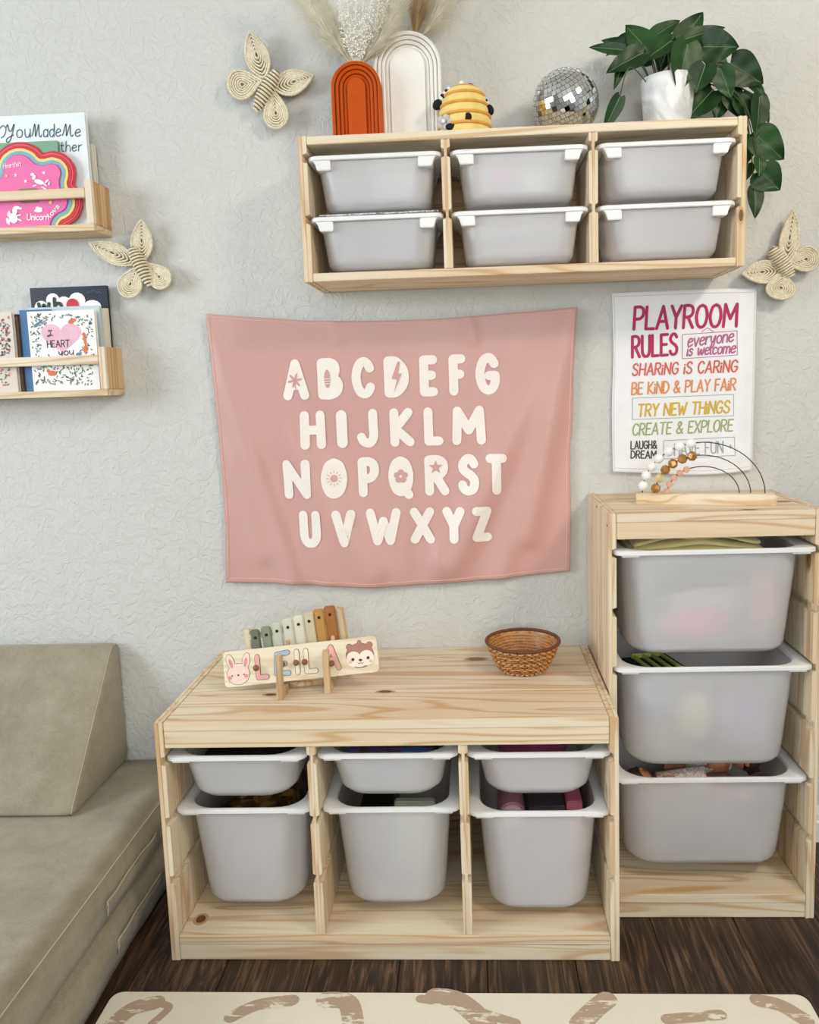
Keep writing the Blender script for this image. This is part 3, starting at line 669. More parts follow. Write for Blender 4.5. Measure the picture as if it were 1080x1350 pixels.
for s_, bx, tp, bt, r in rows:
    for i, ch in enumerate(s_):
        q = MB(); q2 = MB(); f = i / (len(s_) - 1); l, rr, z0, z1 = box_px(*bx[i], tp[0] * (1 - f) + tp[1] * f, bt[0] * (1 - f) + bt[1] * f)
        if ch == 'I': l, rr = (l + rr) / 2 - .001, (l + rr) / 2 + .001; rad = .0132
        else: l, rr = l + r, rr - r; rad = r
        zz0, zz1 = z0 + rad, z1 - rad; w_, st = glyph(ch); w_ = max(w_, .02)
        tr = lambda p: (l + (rr - l) * p[0] / w_, zz0 + (zz1 - zz0) * p[1])
        for pl in st: capsule(q, [tr(p) for p in pl], rad, bf, .0018)
        cxm, czm = (l + rr) / 2, (zz0 + zz1) / 2
        if ch in 'OQ': disc(q, cxm, czm, (rr - l) / 2, (zz1 - zz0) / 2, bf, .0018, 28)
        if ch in 'DB': fan(q, [tr(p) for p in st[-1]] if ch == 'D' else [tr(p) for p in st[-1]], bf, .0018)
        if ch == 'B': fan(q, [tr(p) for p in st[1]], bf, .0018)
        if ch == 'R': fan(q, [tr(p) for p in st[1]], bf, .0018)
        if ch == 'A': fan(q, [tr(p) for p in ((.31, 1), (.1, .28), (.52, .28))], bf, .0018)
        k = (rr - l) / .05
        if ch == 'O':
            disc(q2, cxm, czm, .009, .009, bf, .0030)
            for a in range(12): a_ = a * PI / 6; capsule(q2, [(cxm + .013 * math.cos(a_), czm + .013 * math.sin(a_)), (cxm + .018 * math.cos(a_), czm + .018 * math.sin(a_))], .0008, bf, .0030)
        if ch == 'Q':
            for a in range(5): a_ = a * PI * .4 + .3; disc(q2, cxm + .010 * math.cos(a_), czm + .010 * math.sin(a_), .0075, .0075, bf, .0030, 14)
            disc(q, cxm, czm, .0035, .0035, bf, .0044, 12)
        if ch == 'R': fan(q2, [(cxm - .002 + (.018 if a % 2 == 0 else .0075) * math.sin(a * PI / 5), czm + .020 + (.018 if a % 2 == 0 else .0075) * math.cos(a * PI / 5)) for a in range(10)], bf, .0030)
        if ch == 'D':
            for tri in ([(.004, .036), (-.012, -.004), (.006, .004)], [(-.012, -.004), (.001, -.007), (.006, .004)], [(.013, .008), (-.007, -.038), (.001, -.007)], [(.013, .008), (.001, -.007), (0, .006)], [(.010, .036), (.004, .036), (.004, .002)]):
                q2.add([bf(cxm + a, czm + b_, .0030) for a, b_ in tri], [(0, 1, 2)])
        if ch == 'B':
            disc(q2, cxm - .006, czm - .0, .007, .022, bf, .0030); 
            for a in (-.006, .0, .006): capsule(q, [(cxm - .013, czm + a - .006), (cxm + .001, czm + a - .006)], .0008, bf, .0040)
        if ch == 'A':
            for a in range(6): a_ = a * PI / 3 + .2; disc(q2, cxm - .002 + .009 * math.cos(a_), czm - .002 + .009 * math.sin(a_), .0095, .0026, bf, .0030, 12, a_)
            capsule(q2, [(cxm - .002, czm - .004), (cxm, czm - .026)], .001, bf, .0030)
        lo_ = q.build('printed_letter', WINK, bn, False, tri=True)
        if q2.v: q2.build('printed_icon', PINKC, lo_, False, tri=True)

# ------------------------------------------------------------------ rules poster
ps = thing('rules_poster', 'white fabric poster with multicoloured playroom rules lettering, right of the banner', 'poster', (1.16, -.005, 1.16))
def post_y(x, z):
    u = (x - .995) / .337; v = (z - .94) / .44
    y = .004 * math.exp(-((u - .85 - .1 * v) / .07) ** 2) + .003 * math.exp(-((v - .03 - .1 * u) / .04) ** 2) + .0035 * max(0, 1 - v) + .002 * noise.noise(Vector((u * 3, v * 3, 1)))
    return -.006 - max(0, y)
g = coons([(807, 386), (860, 384), (930, 381), (998, 380)], [(808, 622), (860, 624), (930, 626), (991, 620)], [(807, 386), (809, 460), (807, 540), (808, 622)], [(998, 380), (996, 460), (994, 540), (991, 620)], 44, 56)
gw = [[(lambda p: Vector((p.x, post_y(p.x, p.z), p.z)))(PY(a, b_, -.008)) for a, b_ in row] for row in g]
q = MB(); n = 45; vsf = [p for r in gw for p in r]; vsb = [p + Vector((0, .0012, 0)) for p in vsf]; Nn = len(vsf); fs = []
for j in range(56):
    for i in range(44):
        a = j * n + i; fs.append((a, a + 1, a + n + 1, a + n)); fs.append((Nn + a, Nn + a + n, Nn + a + n + 1, Nn + a + 1))
bd = [i for i in range(n)] + [j * n + n - 1 for j in range(1, 57)] + [56 * n + i for i in range(n - 2, -1, -1)] + [j * n for j in range(55, 0, -1)]
for a, b_ in zip(bd, bd[1:] + bd[:1]): fs.append((a, Nn + a, Nn + b_, b_))
q.add(vsf + vsb, fs); q.build('cloth', mat('white_cotton', (240, 241, 243), .8, .02, bmp=.1, bscale=900), ps, 'all')
q = MB()
for pts in ([gw[2][i] for i in range(1, 44)], [gw[54][i] for i in range(1, 44)], [gw[j][1] for j in range(1, 56)], [gw[j][43] for j in range(1, 56)]): q.tube([p + Vector((0, -.0003, 0)) for p in pts], .0006, 4)
q.build('hem_stitch', mat('grey_thread', (206, 208, 212), .8), ps)
pf = lambda x, z, t: Vector((x, post_y(x, z) - t, z))
def ptext(s_, l, yl, r_, yr, hpx, rpx, colr, name, slant=.04, gap=.2):
    """lettering in target pixels: baseline (l,yl)-(r_,yr)"""
    a = PY(l, yl, -.009); b_ = PY(r_, yr, -.009); h = (PY(l, yl - hpx, -.009) - a).length; k = (PY(l + rpx * 1.3, yl, -.009) - a).length
    q = MB(); text(q, s_, a.x, a.z, b_.x, b_.z, h, k, pf, .0007, slant, gap); q.build(name, colr, ps, False, tri=True)
def frame_px(q, l, t_, r_, bt, dy=0, wpx=.35):
    P_ = [PY(l, t_ + dy, -.009), PY(r_, t_, -.009), PY(r_, bt, -.009), PY(l, bt + dy, -.009)]
    for a, b_ in zip(P_, P_[1:] + P_[:1]): capsule(q, [(a.x, a.z), (b_.x, b_.z)], .0007, pf, .0007)
MAG = mat('ink_magenta', (178, 40, 92), .7); MAU = mat('ink_mauve', (180, 100, 140), .7); CORAL = mat('ink_coral', (214, 100, 84), .7); ORG = mat('ink_orange', (222, 146, 92), .7)
MUS = mat('ink_mustard', (214, 176, 60), .7); OLV = mat('ink_sage', (160, 172, 122), .7); INK = mat('ink_charcoal', (78, 80, 74), .7); GRY = mat('ink_grey', (160, 168, 172), .7)
ptext('PLAYROOM', 836, 434, 971, 430, 29, 1.55, MAG, 'printed_words', .06, .18)
ptext('RULES', 834, 471, 893, 467, 27, 1.5, MAG, 'printed_words', .04, .2)
ptext('everyone', 907, 457, 967, 450, 17, .8, MAU, 'printed_words', .2, .12)
ptext(['i', 's', ' ', 'w', 'e', 'l', 'c', 'o', 'm', 'e'], 906, 469, 969, 465, 15, .8, MAU, 'printed_words', .2, .12)
ptext(['S', 'H', 'A', 'R', 'i', 'N', 'G', ' ', 'i', 'S', ' ', 'C', 'A', 'R', 'i', 'N', 'G'], 834, 495, 971, 490, 15, .85, CORAL, 'printed_words', .12, .2)
ptext(['B', 'E', ' ', 'K', 'i', 'N', 'D', ' ', '&', ' ', 'P', 'L', 'A', 'Y', ' ', 'F', 'A', 'i', 'R'], 833, 520, 969, 514, 15, .85, ORG, 'printed_words', .08, .18)
ptext(['T', 'R', 'Y', ' ', 'N', 'E', 'W', ' ', 'T', 'H', 'i', 'N', 'G', 'S'], 841, 549, 961, 544, 15.5, .9, MUS, 'printed_words', .12, .18)
ptext('CREATE & EXPLORE', 834, 574, 965, 568, 15, .75, OLV, 'printed_words', .12, .18)
ptext('LAUGH&', 832, 592, 866, 591, 10, .65, INK, 'printed_words', .02, .2)
ptext('DREAM', 832, 604, 865, 604, 9.5, .65, INK, 'printed_words', .02, .2)
ptext(['+', ' ', 'H', 'A', 'V', 'E', ' ', 'F', 'U', 'N', ' ', '+'], 878, 601, 964, 596, 15, .6, GRY, 'printed_words', .05, .2)
q = MB(); frame_px(q, 900, 436, 972, 468, 5); capsule(q, [(lambda p: (p.x, p.z))(PY(*a, -.009)) for a in ((925, 438), (933, 432), (941, 437))], .0007, pf, .0007); q.build('printed_frame', MAU, ps, tri=True)
q = MB(); frame_px(q, 834, 520, 967, 548, 5); frame_px(q, 875, 576, 968, 600, 5); q.build('printed_frame', GRY, ps, tri=True)

# ------------------------------------------------------------------ woven butterflies
ROPE = mat('natural_sea_grass_rope', (232, 222, 196), .85, .14, 160, bmp=.7, bscale=350); ROPED = mat('shaded_rope_backing', (140, 122, 88), .9, .1)  # backing colour darkened to stand in for brown shadow between rope coils
def butterfly(label, wings, body, lift=.012):
    """wings: (root px, tip px, width px); body: (head px, tail px, width px)"""
    c = PY(*body[0], -.02); t = thing('woven_butterfly', label, 'butterfly', ((c.x), -.01, c.z), 'woven rope butterflies on the wall')
    for k, (ro, ti, wd) in enumerate(wings):
        a = PY(*ro, -.022); b_ = PY(*ti, -.022); L = (b_ - a).length; e = (b_ - a).normalized(); nrm = Vector((-e.z, 0, e.x)); W_ = wd / 590 / 2
        def ptat(s_, f, yo):      # tear-drop outline scaled by f about its belly
            an = 2 * PI * s_; u = .5 - .5 * math.cos(an); half = math.sin(an) * (math.sin(u * PI / 2) ** .75 if u > 0 else 0) if wd > 30 else math.copysign(1, math.sin(an)) * max(0, math.sin(PI * u ** .85)) ** .85
            u0 = .60 if wd > 30 else .52; uu = u0 + (u - u0) * f
            return a + e * (L * uu) + nrm * (W_ * 1.12 * half * f) + Vector((0, -yo - .010 * uu, 0))
        q = MB(); q.rings([[ptat(i / 36, .93, y_) for i in range(36)] for y_ in (-.003, .0025)]); wo = q.build('wing', ROPED, t)
        q = MB(); nR = 5 if wd > 26 else 5
        for r_ in range(nR):
            f = .82 - r_ * .16
            if f <= .06: break
            q.tube([ptat(i / 40, f + .008 * math.sin(i * 2.6 + r_), .0045 + .0006 * math.sin(i * 3.1)) for i in range(40)], .0023, 6, closed=True)
        q.build('coiled_rope', ROPE, wo, 'all')
        q = MB()
        for ph in (0, PI):
            n_ = 110; tw = 20
            q.tube([ptat(i / n_, .98 + .035 * math.sin(tw * 2 * PI * i / n_ + ph) * .8, .0045 + .0022 * math.cos(tw * 2 * PI * i / n_ + ph)) for i in range(n_)], .0026, 5, closed=True)
        q.build('braided_edge', ROPE, wo, 'all')
    h, ta, wd = body; a = PY(*h, -.03); b_ = PY(*ta, -.03); r0 = wd / 590 / 2
    q = MB(); e = (b_ - a); n_ = 9
    q.tube([a + e * (i / 14) for i in range(15)], lambda u: r0 * .92 * (math.sin(PI * min(.96, max(.04, u * .9 + .07))) ** .55), 12)
    bo = q.build('body', ROPED, t, 'all')
    q = MB(); ez = e.normalized(); sx = Vector((-ez.z, 0, ez.x)); pts = []; tot = 13 * 16
    for i in range(tot + 1):
        u = i / tot; rr = r0 * (math.sin(PI * min(.96, max(.04, u * .9 + .07))) ** .55) + .0006; an = 2 * PI * i / 16
        pts.append(a + e * u + sx * (rr * math.cos(an)) + Vector((0, rr * math.sin(an), 0)))
    q.tube(pts, .0027, 5); q.build('rope_wrap', ROPE, bo, 'all')
    q = MB(); q.tube([(b_.x * .5 + a.x * .5, -.03, b_.z * .5 + a.z * .5), (b_.x * .5 + a.x * .5, .0, b_.z * .5 + a.z * .5)], .003, 6); q.build('hanging_peg', ROPED, t)
butterfly('woven rope butterfly left of the orange vase, head up right', [((349, 104), (331, 46), 28), ((347, 107), (304, 118), 40), ((362, 117), (415, 103), 28), ((361, 119), (368, 172), 34)], ((366, 94), (337, 146), 19))
butterfly('woven rope butterfly below the upper left book shelf', [((180, 347), (122, 322), 25), ((184, 350), (168, 392), 34), ((188, 345), (190, 292), 26), ((194, 347), (224, 378), 32)], ((174, 326), (199, 377), 18))
butterfly('woven rope butterfly at right edge above the rules poster', [((1035, 350), (1043, 279), 22), ((1036, 350), (1076, 338), 34), ((1031, 357), (976, 362), 26), ((1031, 358), (1025, 395), 40)], ((1017, 328), (1044, 364), 20))

# ------------------------------------------------------------------ picture ledges and books
def ledge(x1_, z0, label, hend):
    xl = -.78; D = .092; t = thing('book_ledge', label, 'shelf', ((xl + x1_) / 2, -D / 2, z0), 'pine picture ledges')
    part_box('ledge_board', (xl, x1_, -D, -.001, z0, z0 + .015), pine('x'), t)
    part_box('end_board', (x1_ - .0165, x1_, -D + .0137, -.001, z0 + .0153, z0 + hend), pine('z', 'pine_gold', (226, 196, 148), (196, 152, 100)), t)
    part_box('front_rail', (xl, x1_ - .017, -D, -D + .012, z0 + .0745, z0 + .0955), pine('x'), t)
    part_box('front_post', (x1_ - .0165, x1_, -D, -D + .0135, z0 + .0153, z0 + hend), pine('z'), t)
    part_box('back_board', (xl, x1_ - .017, -.010, -.001, z0 + .0153, z0 + .065), pine('x'), t)
ledge(-.198, 1.5565, 'upper pine book ledge at left, holding the rainbow cloud book', .113)
ledge(-.198, 1.1785, 'lower pine book ledge at left, holding the heart book', .114)
COV = {}
def book(label, l, tp, r_, y, thick, zb, rgb, pages=True, name='book', lpx=None, lean=0):
    """upright book facing the room, right-top corner at px, back towards the wall"""
    a = PY(l, tp, y); b_ = PY(r_, tp, y); x0, x1 = a.x, b_.x; z1 = a.z
    t = thing(name, label, 'book', ((x0 + x1) / 2, y + thick / 2, zb), 'picture books on the ledges')
    cv = mat('cover_%d_%d_%d' % rgb, rgb, .4, .02)
    q = MB()
    for yy in (y, y + thick - .0015): q.box(x0, x1, yy, yy + .0015, zb, z1)
    q.box(x0, x0 + .0015, y + .0016, y + thick - .0016, zb, z1)
    q.build('cover', cv, t, bev=.0004)
    q = MB(); q.box(x0 + .0018, x1 - .003, y + .0018, y + thick - .0018, zb + .002, z1 - .003); q.build('pages', mat('paper_pages', (232, 228, 218), .8, .04, 400), t)
    t['x0'] = x0; t['x1'] = x1; t['z1'] = z1; t['yf'] = y
    return t
ZU, ZL = 1.5717, 1.1937
bfr = lambda y: (lambda u, v, t: Vector((u, y - t, v)))
def px2(u, v, y): p = PY(u, v, y); return (p.x, p.z)
b1 = book('large white picture book with teal script title, on upper ledge', -75, 157, 112, -.052, .012, ZU, (236, 242, 244))
TEAL = mat('ink_teal', (52, 92, 106), .6); q = MB(); fr = bfr(-.052)
def btext(q, s_, l, yl, r_, yr, hpx, r, y, slant=.1, gap=.16): a = px2(l, yl, y); b_ = px2(r_, yr, y); h = hpx / 580; text(q, s_, a[0], a[1], b_[0], b_[1], h, r, bfr(y), .0008, slant, gap)
btext(q, ['!Y', 'o', 'u'], 8, 182, 40, 181, 17, .0011, -.052); btext(q, ['!M', 'a', 'd', 'e'], 42, 181, 80, 180, 16, .0011, -.052); btext(q, ['!M', 'e'], 82, 180, 106, 180, 15, .0011, -.052)
capsule(q, cr([px2(-5, 178, -.052), px2(3, 166, -.052), px2(8, 170, -.052), px2(6, 178, -.052), px2(2, 182, -.052)]), .0010, fr, .0008)
btext(q, 'ther', 80, 200, 108, 199, 13, .0010, -.052); btext(q, ['a'], 52, 196, 56, 196, 9, .0008, -.052)
q.build('cover_lettering', TEAL, b1, tri=True)
book('thin cream book behind the white picture book, right end', 60, 192, 123, -.026, .012, ZU, (226, 220, 206))
b3 = book('sage green board book behind the rainbow cloud book', -30, 190, 76, -.064, .009, ZU, (126, 168, 140))
# rainbow cloud board book: stepped layers
t = thing('cloud_board_book', 'pink cloud-shaped board book with rainbow rim and unicorn, upper ledge', 'book', (-.36, -.07, ZU), 'picture books on the ledges')
CIR = [((27, 225), 38), ((70, 229), 30), ((77, 267), 32), ((-12, 262), 36), ((33, 268), 34), ((38, 296), 48), ((-12, 300), 38)]
lay = [(0, (196, 40, 52)), (2.6, (226, 96, 104)), (4.6, (206, 44, 56)), (8.5, (238, 214, 132)), (12.5, (120, 180, 196)), (17, (206, 70, 150)), (18, (236, 112, 170))]
ybk = -.066
inside = lambda x, y: any(math.hypot(x - c[0], y - c[1]) < r_ for c, r_ in CIR) and y < 335
c0 = (38, 258); OUT = []
for i in range(150):
    a = 2 * PI * i / 150; r_ = 0
    while inside(c0[0] + (r_ + .5) * math.cos(a), c0[1] + (r_ + .5) * math.sin(a)): r_ += .5
    OUT.append((c0[0] + r_ * math.cos(a), c0[1] + r_ * math.sin(a)))
for k, (ins, rgb) in enumerate(lay):
    pl = []
    for i in range(150):
        a = 2 * PI * i / 150; r_ = math.hypot(OUT[i][0] - c0[0], OUT[i][1] - c0[1])
        while r_ > 2 and min(math.hypot(c0[0] + r_ * math.cos(a) - x, c0[1] + r_ * math.sin(a) - y) for x, y in OUT) < ins: r_ -= .5
        pl.append((c0[0] + r_ * math.cos(a), c0[1] + r_ * math.sin(a)))
    pts = [px2(u, v_, ybk) for u, v_ in pl]; poly = [(x, max(z_, ZU + .0006)) for x, z_ in pts]
    yb_ = ybk - .0012 * k; q = MB(); q.prism(poly[::-1], bfr(yb_), -.0011 if k else -.003, 0)
    q.build('cloud_layer' if k else 'back_cover', mat('cloud_%d' % k, rgb, .5, .02), t)
yb_ = ybk - .0012 * 6.3
q = MB(); WI = mat('ink_white', (250, 246, 246), .6, .01); fr = bfr(yb_)
def bt2(s_, l, yl, r_, yr, h, r=.0008): a = px2(l, yl, yb_); b_ = px2(r_, yr, yb_); text(q, s_, a[0], a[1], b_[0], b_[1], h / 590, r, fr, .001, .1, .14)
bt2('Unicorn', 36, 290, 64, 290, 8, .0010); bt2('love', 67, 287, 79, 273, 7, .0010); bt2('Heartfelt', 5, 222, 28, 219, 6, .0005)
def blobs(q, L, y, t=.001):
    for u, v_, rx, ry, ro in L:
        c_ = px2(u, v_, y); disc(q, c_[0], c_[1], rx / 590, ry / 590, bfr(y), t + random.random() * .0003, 14, ro)
# white unicorns: leaping one (top right) and rearing one (bottom left)
blobs(q, [(52, 240, 7, 3.2, -.35), (45, 234, 3.5, 2.2, .9), (43, 230, 3, 1.8, .1), (60, 244, 3, 1.2, -.8), (58, 248, 4, 1, -.5), (46, 245, 3.5, .9, .3), (62, 239, 3.6, 1.2, .7), (65, 242, 3, 1, 1.3),
          (18, 288, 6, 7, .2), (20, 278, 3.5, 6, -.2), (23, 274, 4.5, 2.2, -.2), (27, 275, 2.5, 1.6, 0), (25, 284, 4, 1.1, .2), (26, 290, 4, 1.1, -.4), (11, 292, 2.4, 5, .3), (12, 282, 2, 4, -.4), (51, 278, 6, 2.2, 0), (50, 275, 3, 2.6, 0), (54, 275.5, 2.5, 2.2, 0)], yb_)
for (u, v_) in ((21, 231), (58, 228), (34, 239)): c_ = px2(u, v_, yb_); fan(q, [(c_[0] + (.005 if a % 2 == 0 else .002) * math.sin(a * PI / 5), c_[1] + (.005 if a % 2 == 0 else .002) * math.cos(a * PI / 5)) for a in range(10)], fr, .001)
q.build('cover_print', WI, t, tri=True)
for L_ in ([(9, 232, 1.6, 1.6, 0)], [(67, 267, 2.6, 2.2, .5)]): q = MB(); blobs(q, L_, yb_); q.build('cover_print', mat('ink_gold', (242, 206, 130), .5), t, tri=True)
c_ = px2(38, 258, yb_); q = MB(); q.prism([(c_[0] + sx_ * .017 + .006 * math.cos(a), c_[1] + sy_ * .010 + .006 * math.sin(a)) for sx_, sy_, a0 in ((1, 1, 0), (-1, 1, PI / 2), (-1, -1, PI), (1, -1, 1.5 * PI)) for a in [a0 + k * PI / 8 for k in range(5)]], fr, -.0005, .0012); q.build('finger_hole_ring', mat('olive_card', (132, 128, 96), .6), t)
q = MB(); q.prism([(c_[0] + sx_ * .012 + .004 * math.cos(a), c_[1] + sy_ * .007 + .004 * math.sin(a)) for sx_, sy_, a0 in ((1, 1, 0), (-1, 1, PI / 2), (-1, -1, PI), (1, -1, 1.5 * PI)) for a in [a0 + k * PI / 8 for k in range(5)]], fr, .0003, .0016); q.build('finger_hole', mat('hole_brown', (60, 46, 38), .9), t)
# lower ledge
b = book('navy board book with white cloud title, tallest on lower ledge', 39, 380, 140.5, -.022, .010, ZL, (30, 40, 58))
q = MB(); blobs(q, [(55, 405, 10, 9, 0), (70, 396, 10, 10, 0), (85, 402, 12, 12, 0), (102, 396, 12, 11, 0), (122, 404, 13, 9, 0), (90, 412, 45, 8, 0)], -.022, .0006); q.build('cover_print', WI, b, tri=True)
q = MB(); btext(q, 'wh', 52, 410, 82, 409, 16, .0042, -.0232, 0, .3); q.build('cover_lettering', mat('ink_forest', (36, 70, 50), .6), b, tri=True)
q = MB(); blobs(q, [(96, 402, 9, 9, 0)], -.0236, .001); q.build('cover_print', mat('ink_red', (206, 44, 56), .5), b, tri=True)
q = MB()
for k in range(9): blobs(q, [(116 + k * 2.2, 385 + random.uniform(-2, 2), .5, .5, 0)], -.022)
q.build('cover_print', mat('ink_skyblue', (130, 150, 190), .6), b, tri=True)
book('cream book with pale edge, second behind the heart book', 60, 409, 141, -.036, .009, ZL, (226, 218, 196))
book('pale blue board book directly behind the heart book', 36, 406, 131, -.049, .011, ZL, (198, 214, 218))
book('blue book at left of the heart book on lower ledge', 25, 409, 66, -.060, .008, ZL, (62, 112, 160))
hb = book('white board book with pink heart and leafy border, lower ledge', 35, 411, 124, -.076, .012, ZL, (246, 244, 240))
yh = -.076; cen = px2(81, 445, yh)
heart = [];
for k in range(48):
    a = 2 * PI * k / 48; hx = 16 * math.sin(a) ** 3; hz = 13 * math.cos(a) - 5 * math.cos(2 * a) - 2 * math.cos(3 * a) - math.cos(4 * a)
    heart.append((cen[0] + hx * .0030, cen[1] + hz * .0025 + .002))
q = MB(); fan(q, heart, bfr(yh), .0005); q.build('cover_print', mat('ink_blush', (236, 186, 202), .7, .1, 40), hb, tri=True)
q = MB(); btext(q, ['I~'], 63, 444, 70, 444, 9, .0009, yh); btext(q, 'HEART', 63, 458, 92, 457, 9, .0011, yh, 0, .2); btext(q, 'you', 78, 469, 97, 467, 9, .0010, yh, .1, .12); q.build('cover_lettering', mat('ink_black', (44, 38, 42), .6), hb, tri=True)
qs = [MB(), MB(), MB()]
for k in range(430):
    u, v_ = random.uniform(39, 124), random.uniform(414, 507); c_ = px2(u, v_, yh)
    if ((u - 81) / 28) ** 2 + ((v_ - 446) / 25) ** 2 < 1 or c_[0] > hb['x1'] - .004 or c_[0] < hb['x0'] + .006: continue
    blobs(qs[k % 3], [(u, v_, 2.0, .65, random.uniform(0, 3))], yh, .0005)
for q, n_, c in zip(qs, 'abc', ((74, 104, 108), (96, 124, 86), (62, 70, 82))): q.build('cover_print', mat('leaf_ink_' + n_, c, .7), hb, tri=True)['kind'] = 'stuff'
q = MB(); blobs(q, [(94, 424, 4.5, 3, .3), (98, 422, 2.4, 2.4, 0), (112, 448, 2, 8, .1), (113, 460, 3, 6, -.2), (111, 441, 2.2, 3, .4), (69, 492, 6, 3.6, 0), (64, 489, 2.4, 2.4, 0)], yh, .0009); q.build('cover_print', mat('ink_fox', (226, 112, 74), .6), hb, tri=True)
for L_ in ([(49, 428, 6, 2, .6), (54, 424, 5, 1.5, -.9)], [(104, 467, 4, 2.4, .1)]): q = MB(); blobs(q, L_, yh, .0009); q.build('cover_print', mat('ink_bluebird', (96, 128, 150), .6), hb, tri=True)
for k, (l, tp, y, c, lab) in enumerate(((0, 415, -.046, (54, 48, 50), 'black-covered board book left of the blue book, lower ledge'), (-2, 418, -.058, (118, 98, 88), 'brown book beside the black board book, lower ledge'))):
    book(lab, l, tp, 25 - k * 2, y, .009, ZL, c)
fb = book('greige floral board book at far left of the lower ledge', -60, 414, 15, -.074, .012, ZL, (222, 208, 194))
qs = [MB(), MB(), MB()]
for k in range(90):
    u, v_ = random.uniform(0, 13), random.uniform(418, 508); blobs(qs[k % 3], [(u, v_, random.uniform(.8, 2.6), random.uniform(.6, 1.6), random.uniform(0, 3))], -.074, .0005)
for q, n_, c in zip(qs, 'abc', ((204, 110, 100), (90, 140, 140), (96, 80, 84))): q.build('cover_print', mat('flower_ink_' + n_, c, .7), fb, tri=True)['kind'] = 'stuff'

# ------------------------------------------------------------------ things on the wall frame
ZT = WZ1 - .001
def arch_vase(label, xl, xr, ztop, yc, depth, m, steps, nm, band):
    cx_ = (xl + xr) / 2; W_ = (xr - xl) / 2; t = thing('arch_vase', label, 'vase', (cx_, yc, ZT), 'arch vases on the wall frame')
    for s_ in range(steps):
        w_ = W_ - band * s_; h = ztop - ZT - band * s_ * .95; q = MB()
        if s_ == steps - 1: dep = depth / 2 - .006
        else: dep = depth / 2 - .0035 * s_ * (1 if s_ < steps - 1 else 1)
        poly = [(cx_ - w_, ZT + .0003)] + [(cx_ - w_ * math.cos(PI * k / 28), ZT + h - w_ + w_ * math.sin(PI * k / 28)) for k in range(29)] + [(cx_ + w_, ZT + .0003)]
        fr = lambda u, v, t_: Vector((u, yc - t_, v))
        # nested arches: outer ones deepest, raised rims stepping inwards
        outer = poly; w2 = w_ - band * .82
        if s_ < steps - 1:
            inner = [(cx_ - w2, ZT + .0003)] + [(cx_ - w2 * math.cos(PI * k / 28), ZT + h - w_ + w2 * math.sin(PI * k / 28)) for k in range(29)] + [(cx_ + w2, ZT + .0003)]
            n_ = len(outer); sec = []
            for (a, b_), (c, d) in zip(outer, inner):
                mx_, mz = (a + c) / 2, (b_ + d) / 2
                sec.append([fr(a, b_, -dep), fr(a, b_, dep - .002), fr(mx_, mz, dep), fr(c, d, dep - .002), fr(c, d, -dep)])
            q.rings(sec)
            q.build('arch_rib', m, t, 50)
        else:
            q.prism(poly, fr, -dep, dep - .001); q.build('arch_panel', m, t, bev=.001)
    q = MB(); w_ = W_ - .004; poly = [(cx_ - w_, ZT + .0006)] + [(cx_ - w_ * math.cos(PI * k / 28), ZT + (ztop - ZT) - .004 - w_ + w_ * math.sin(PI * k / 28)) for k in range(29)] + [(cx_ + w_, ZT + .0006)]
    q.prism(poly, lambda u, v, t_: Vector((u, yc - t_, v)), -depth / 2 + .004, depth / 2 - .016); q.build('vase_core', m, t)
    return t
yo = -.135
o1 = PY(437, 130, yo).x; o2 = PY(502.5, 130, yo).x; ot = PY(469, 80, yo).z
arch_vase('burnt orange ribbed arch vase with pampas grass, left end of wall frame top', o1, o2, ot, yo + .02, .045, mat('burnt_orange_glaze', (192, 78, 2), .6, .05, spec=.25), 5, '', .0085)
yw = -.10
arch_vase('taller matte white ribbed arch vase behind the orange one', PY(494, 130, yw).x, PY(582.5, 130, yw).x, PY(540, 41, yw).z, yw + .02, .05, mat('matte_white_ceramic', (240, 238, 232), .6, .02), 5, '', .0088)
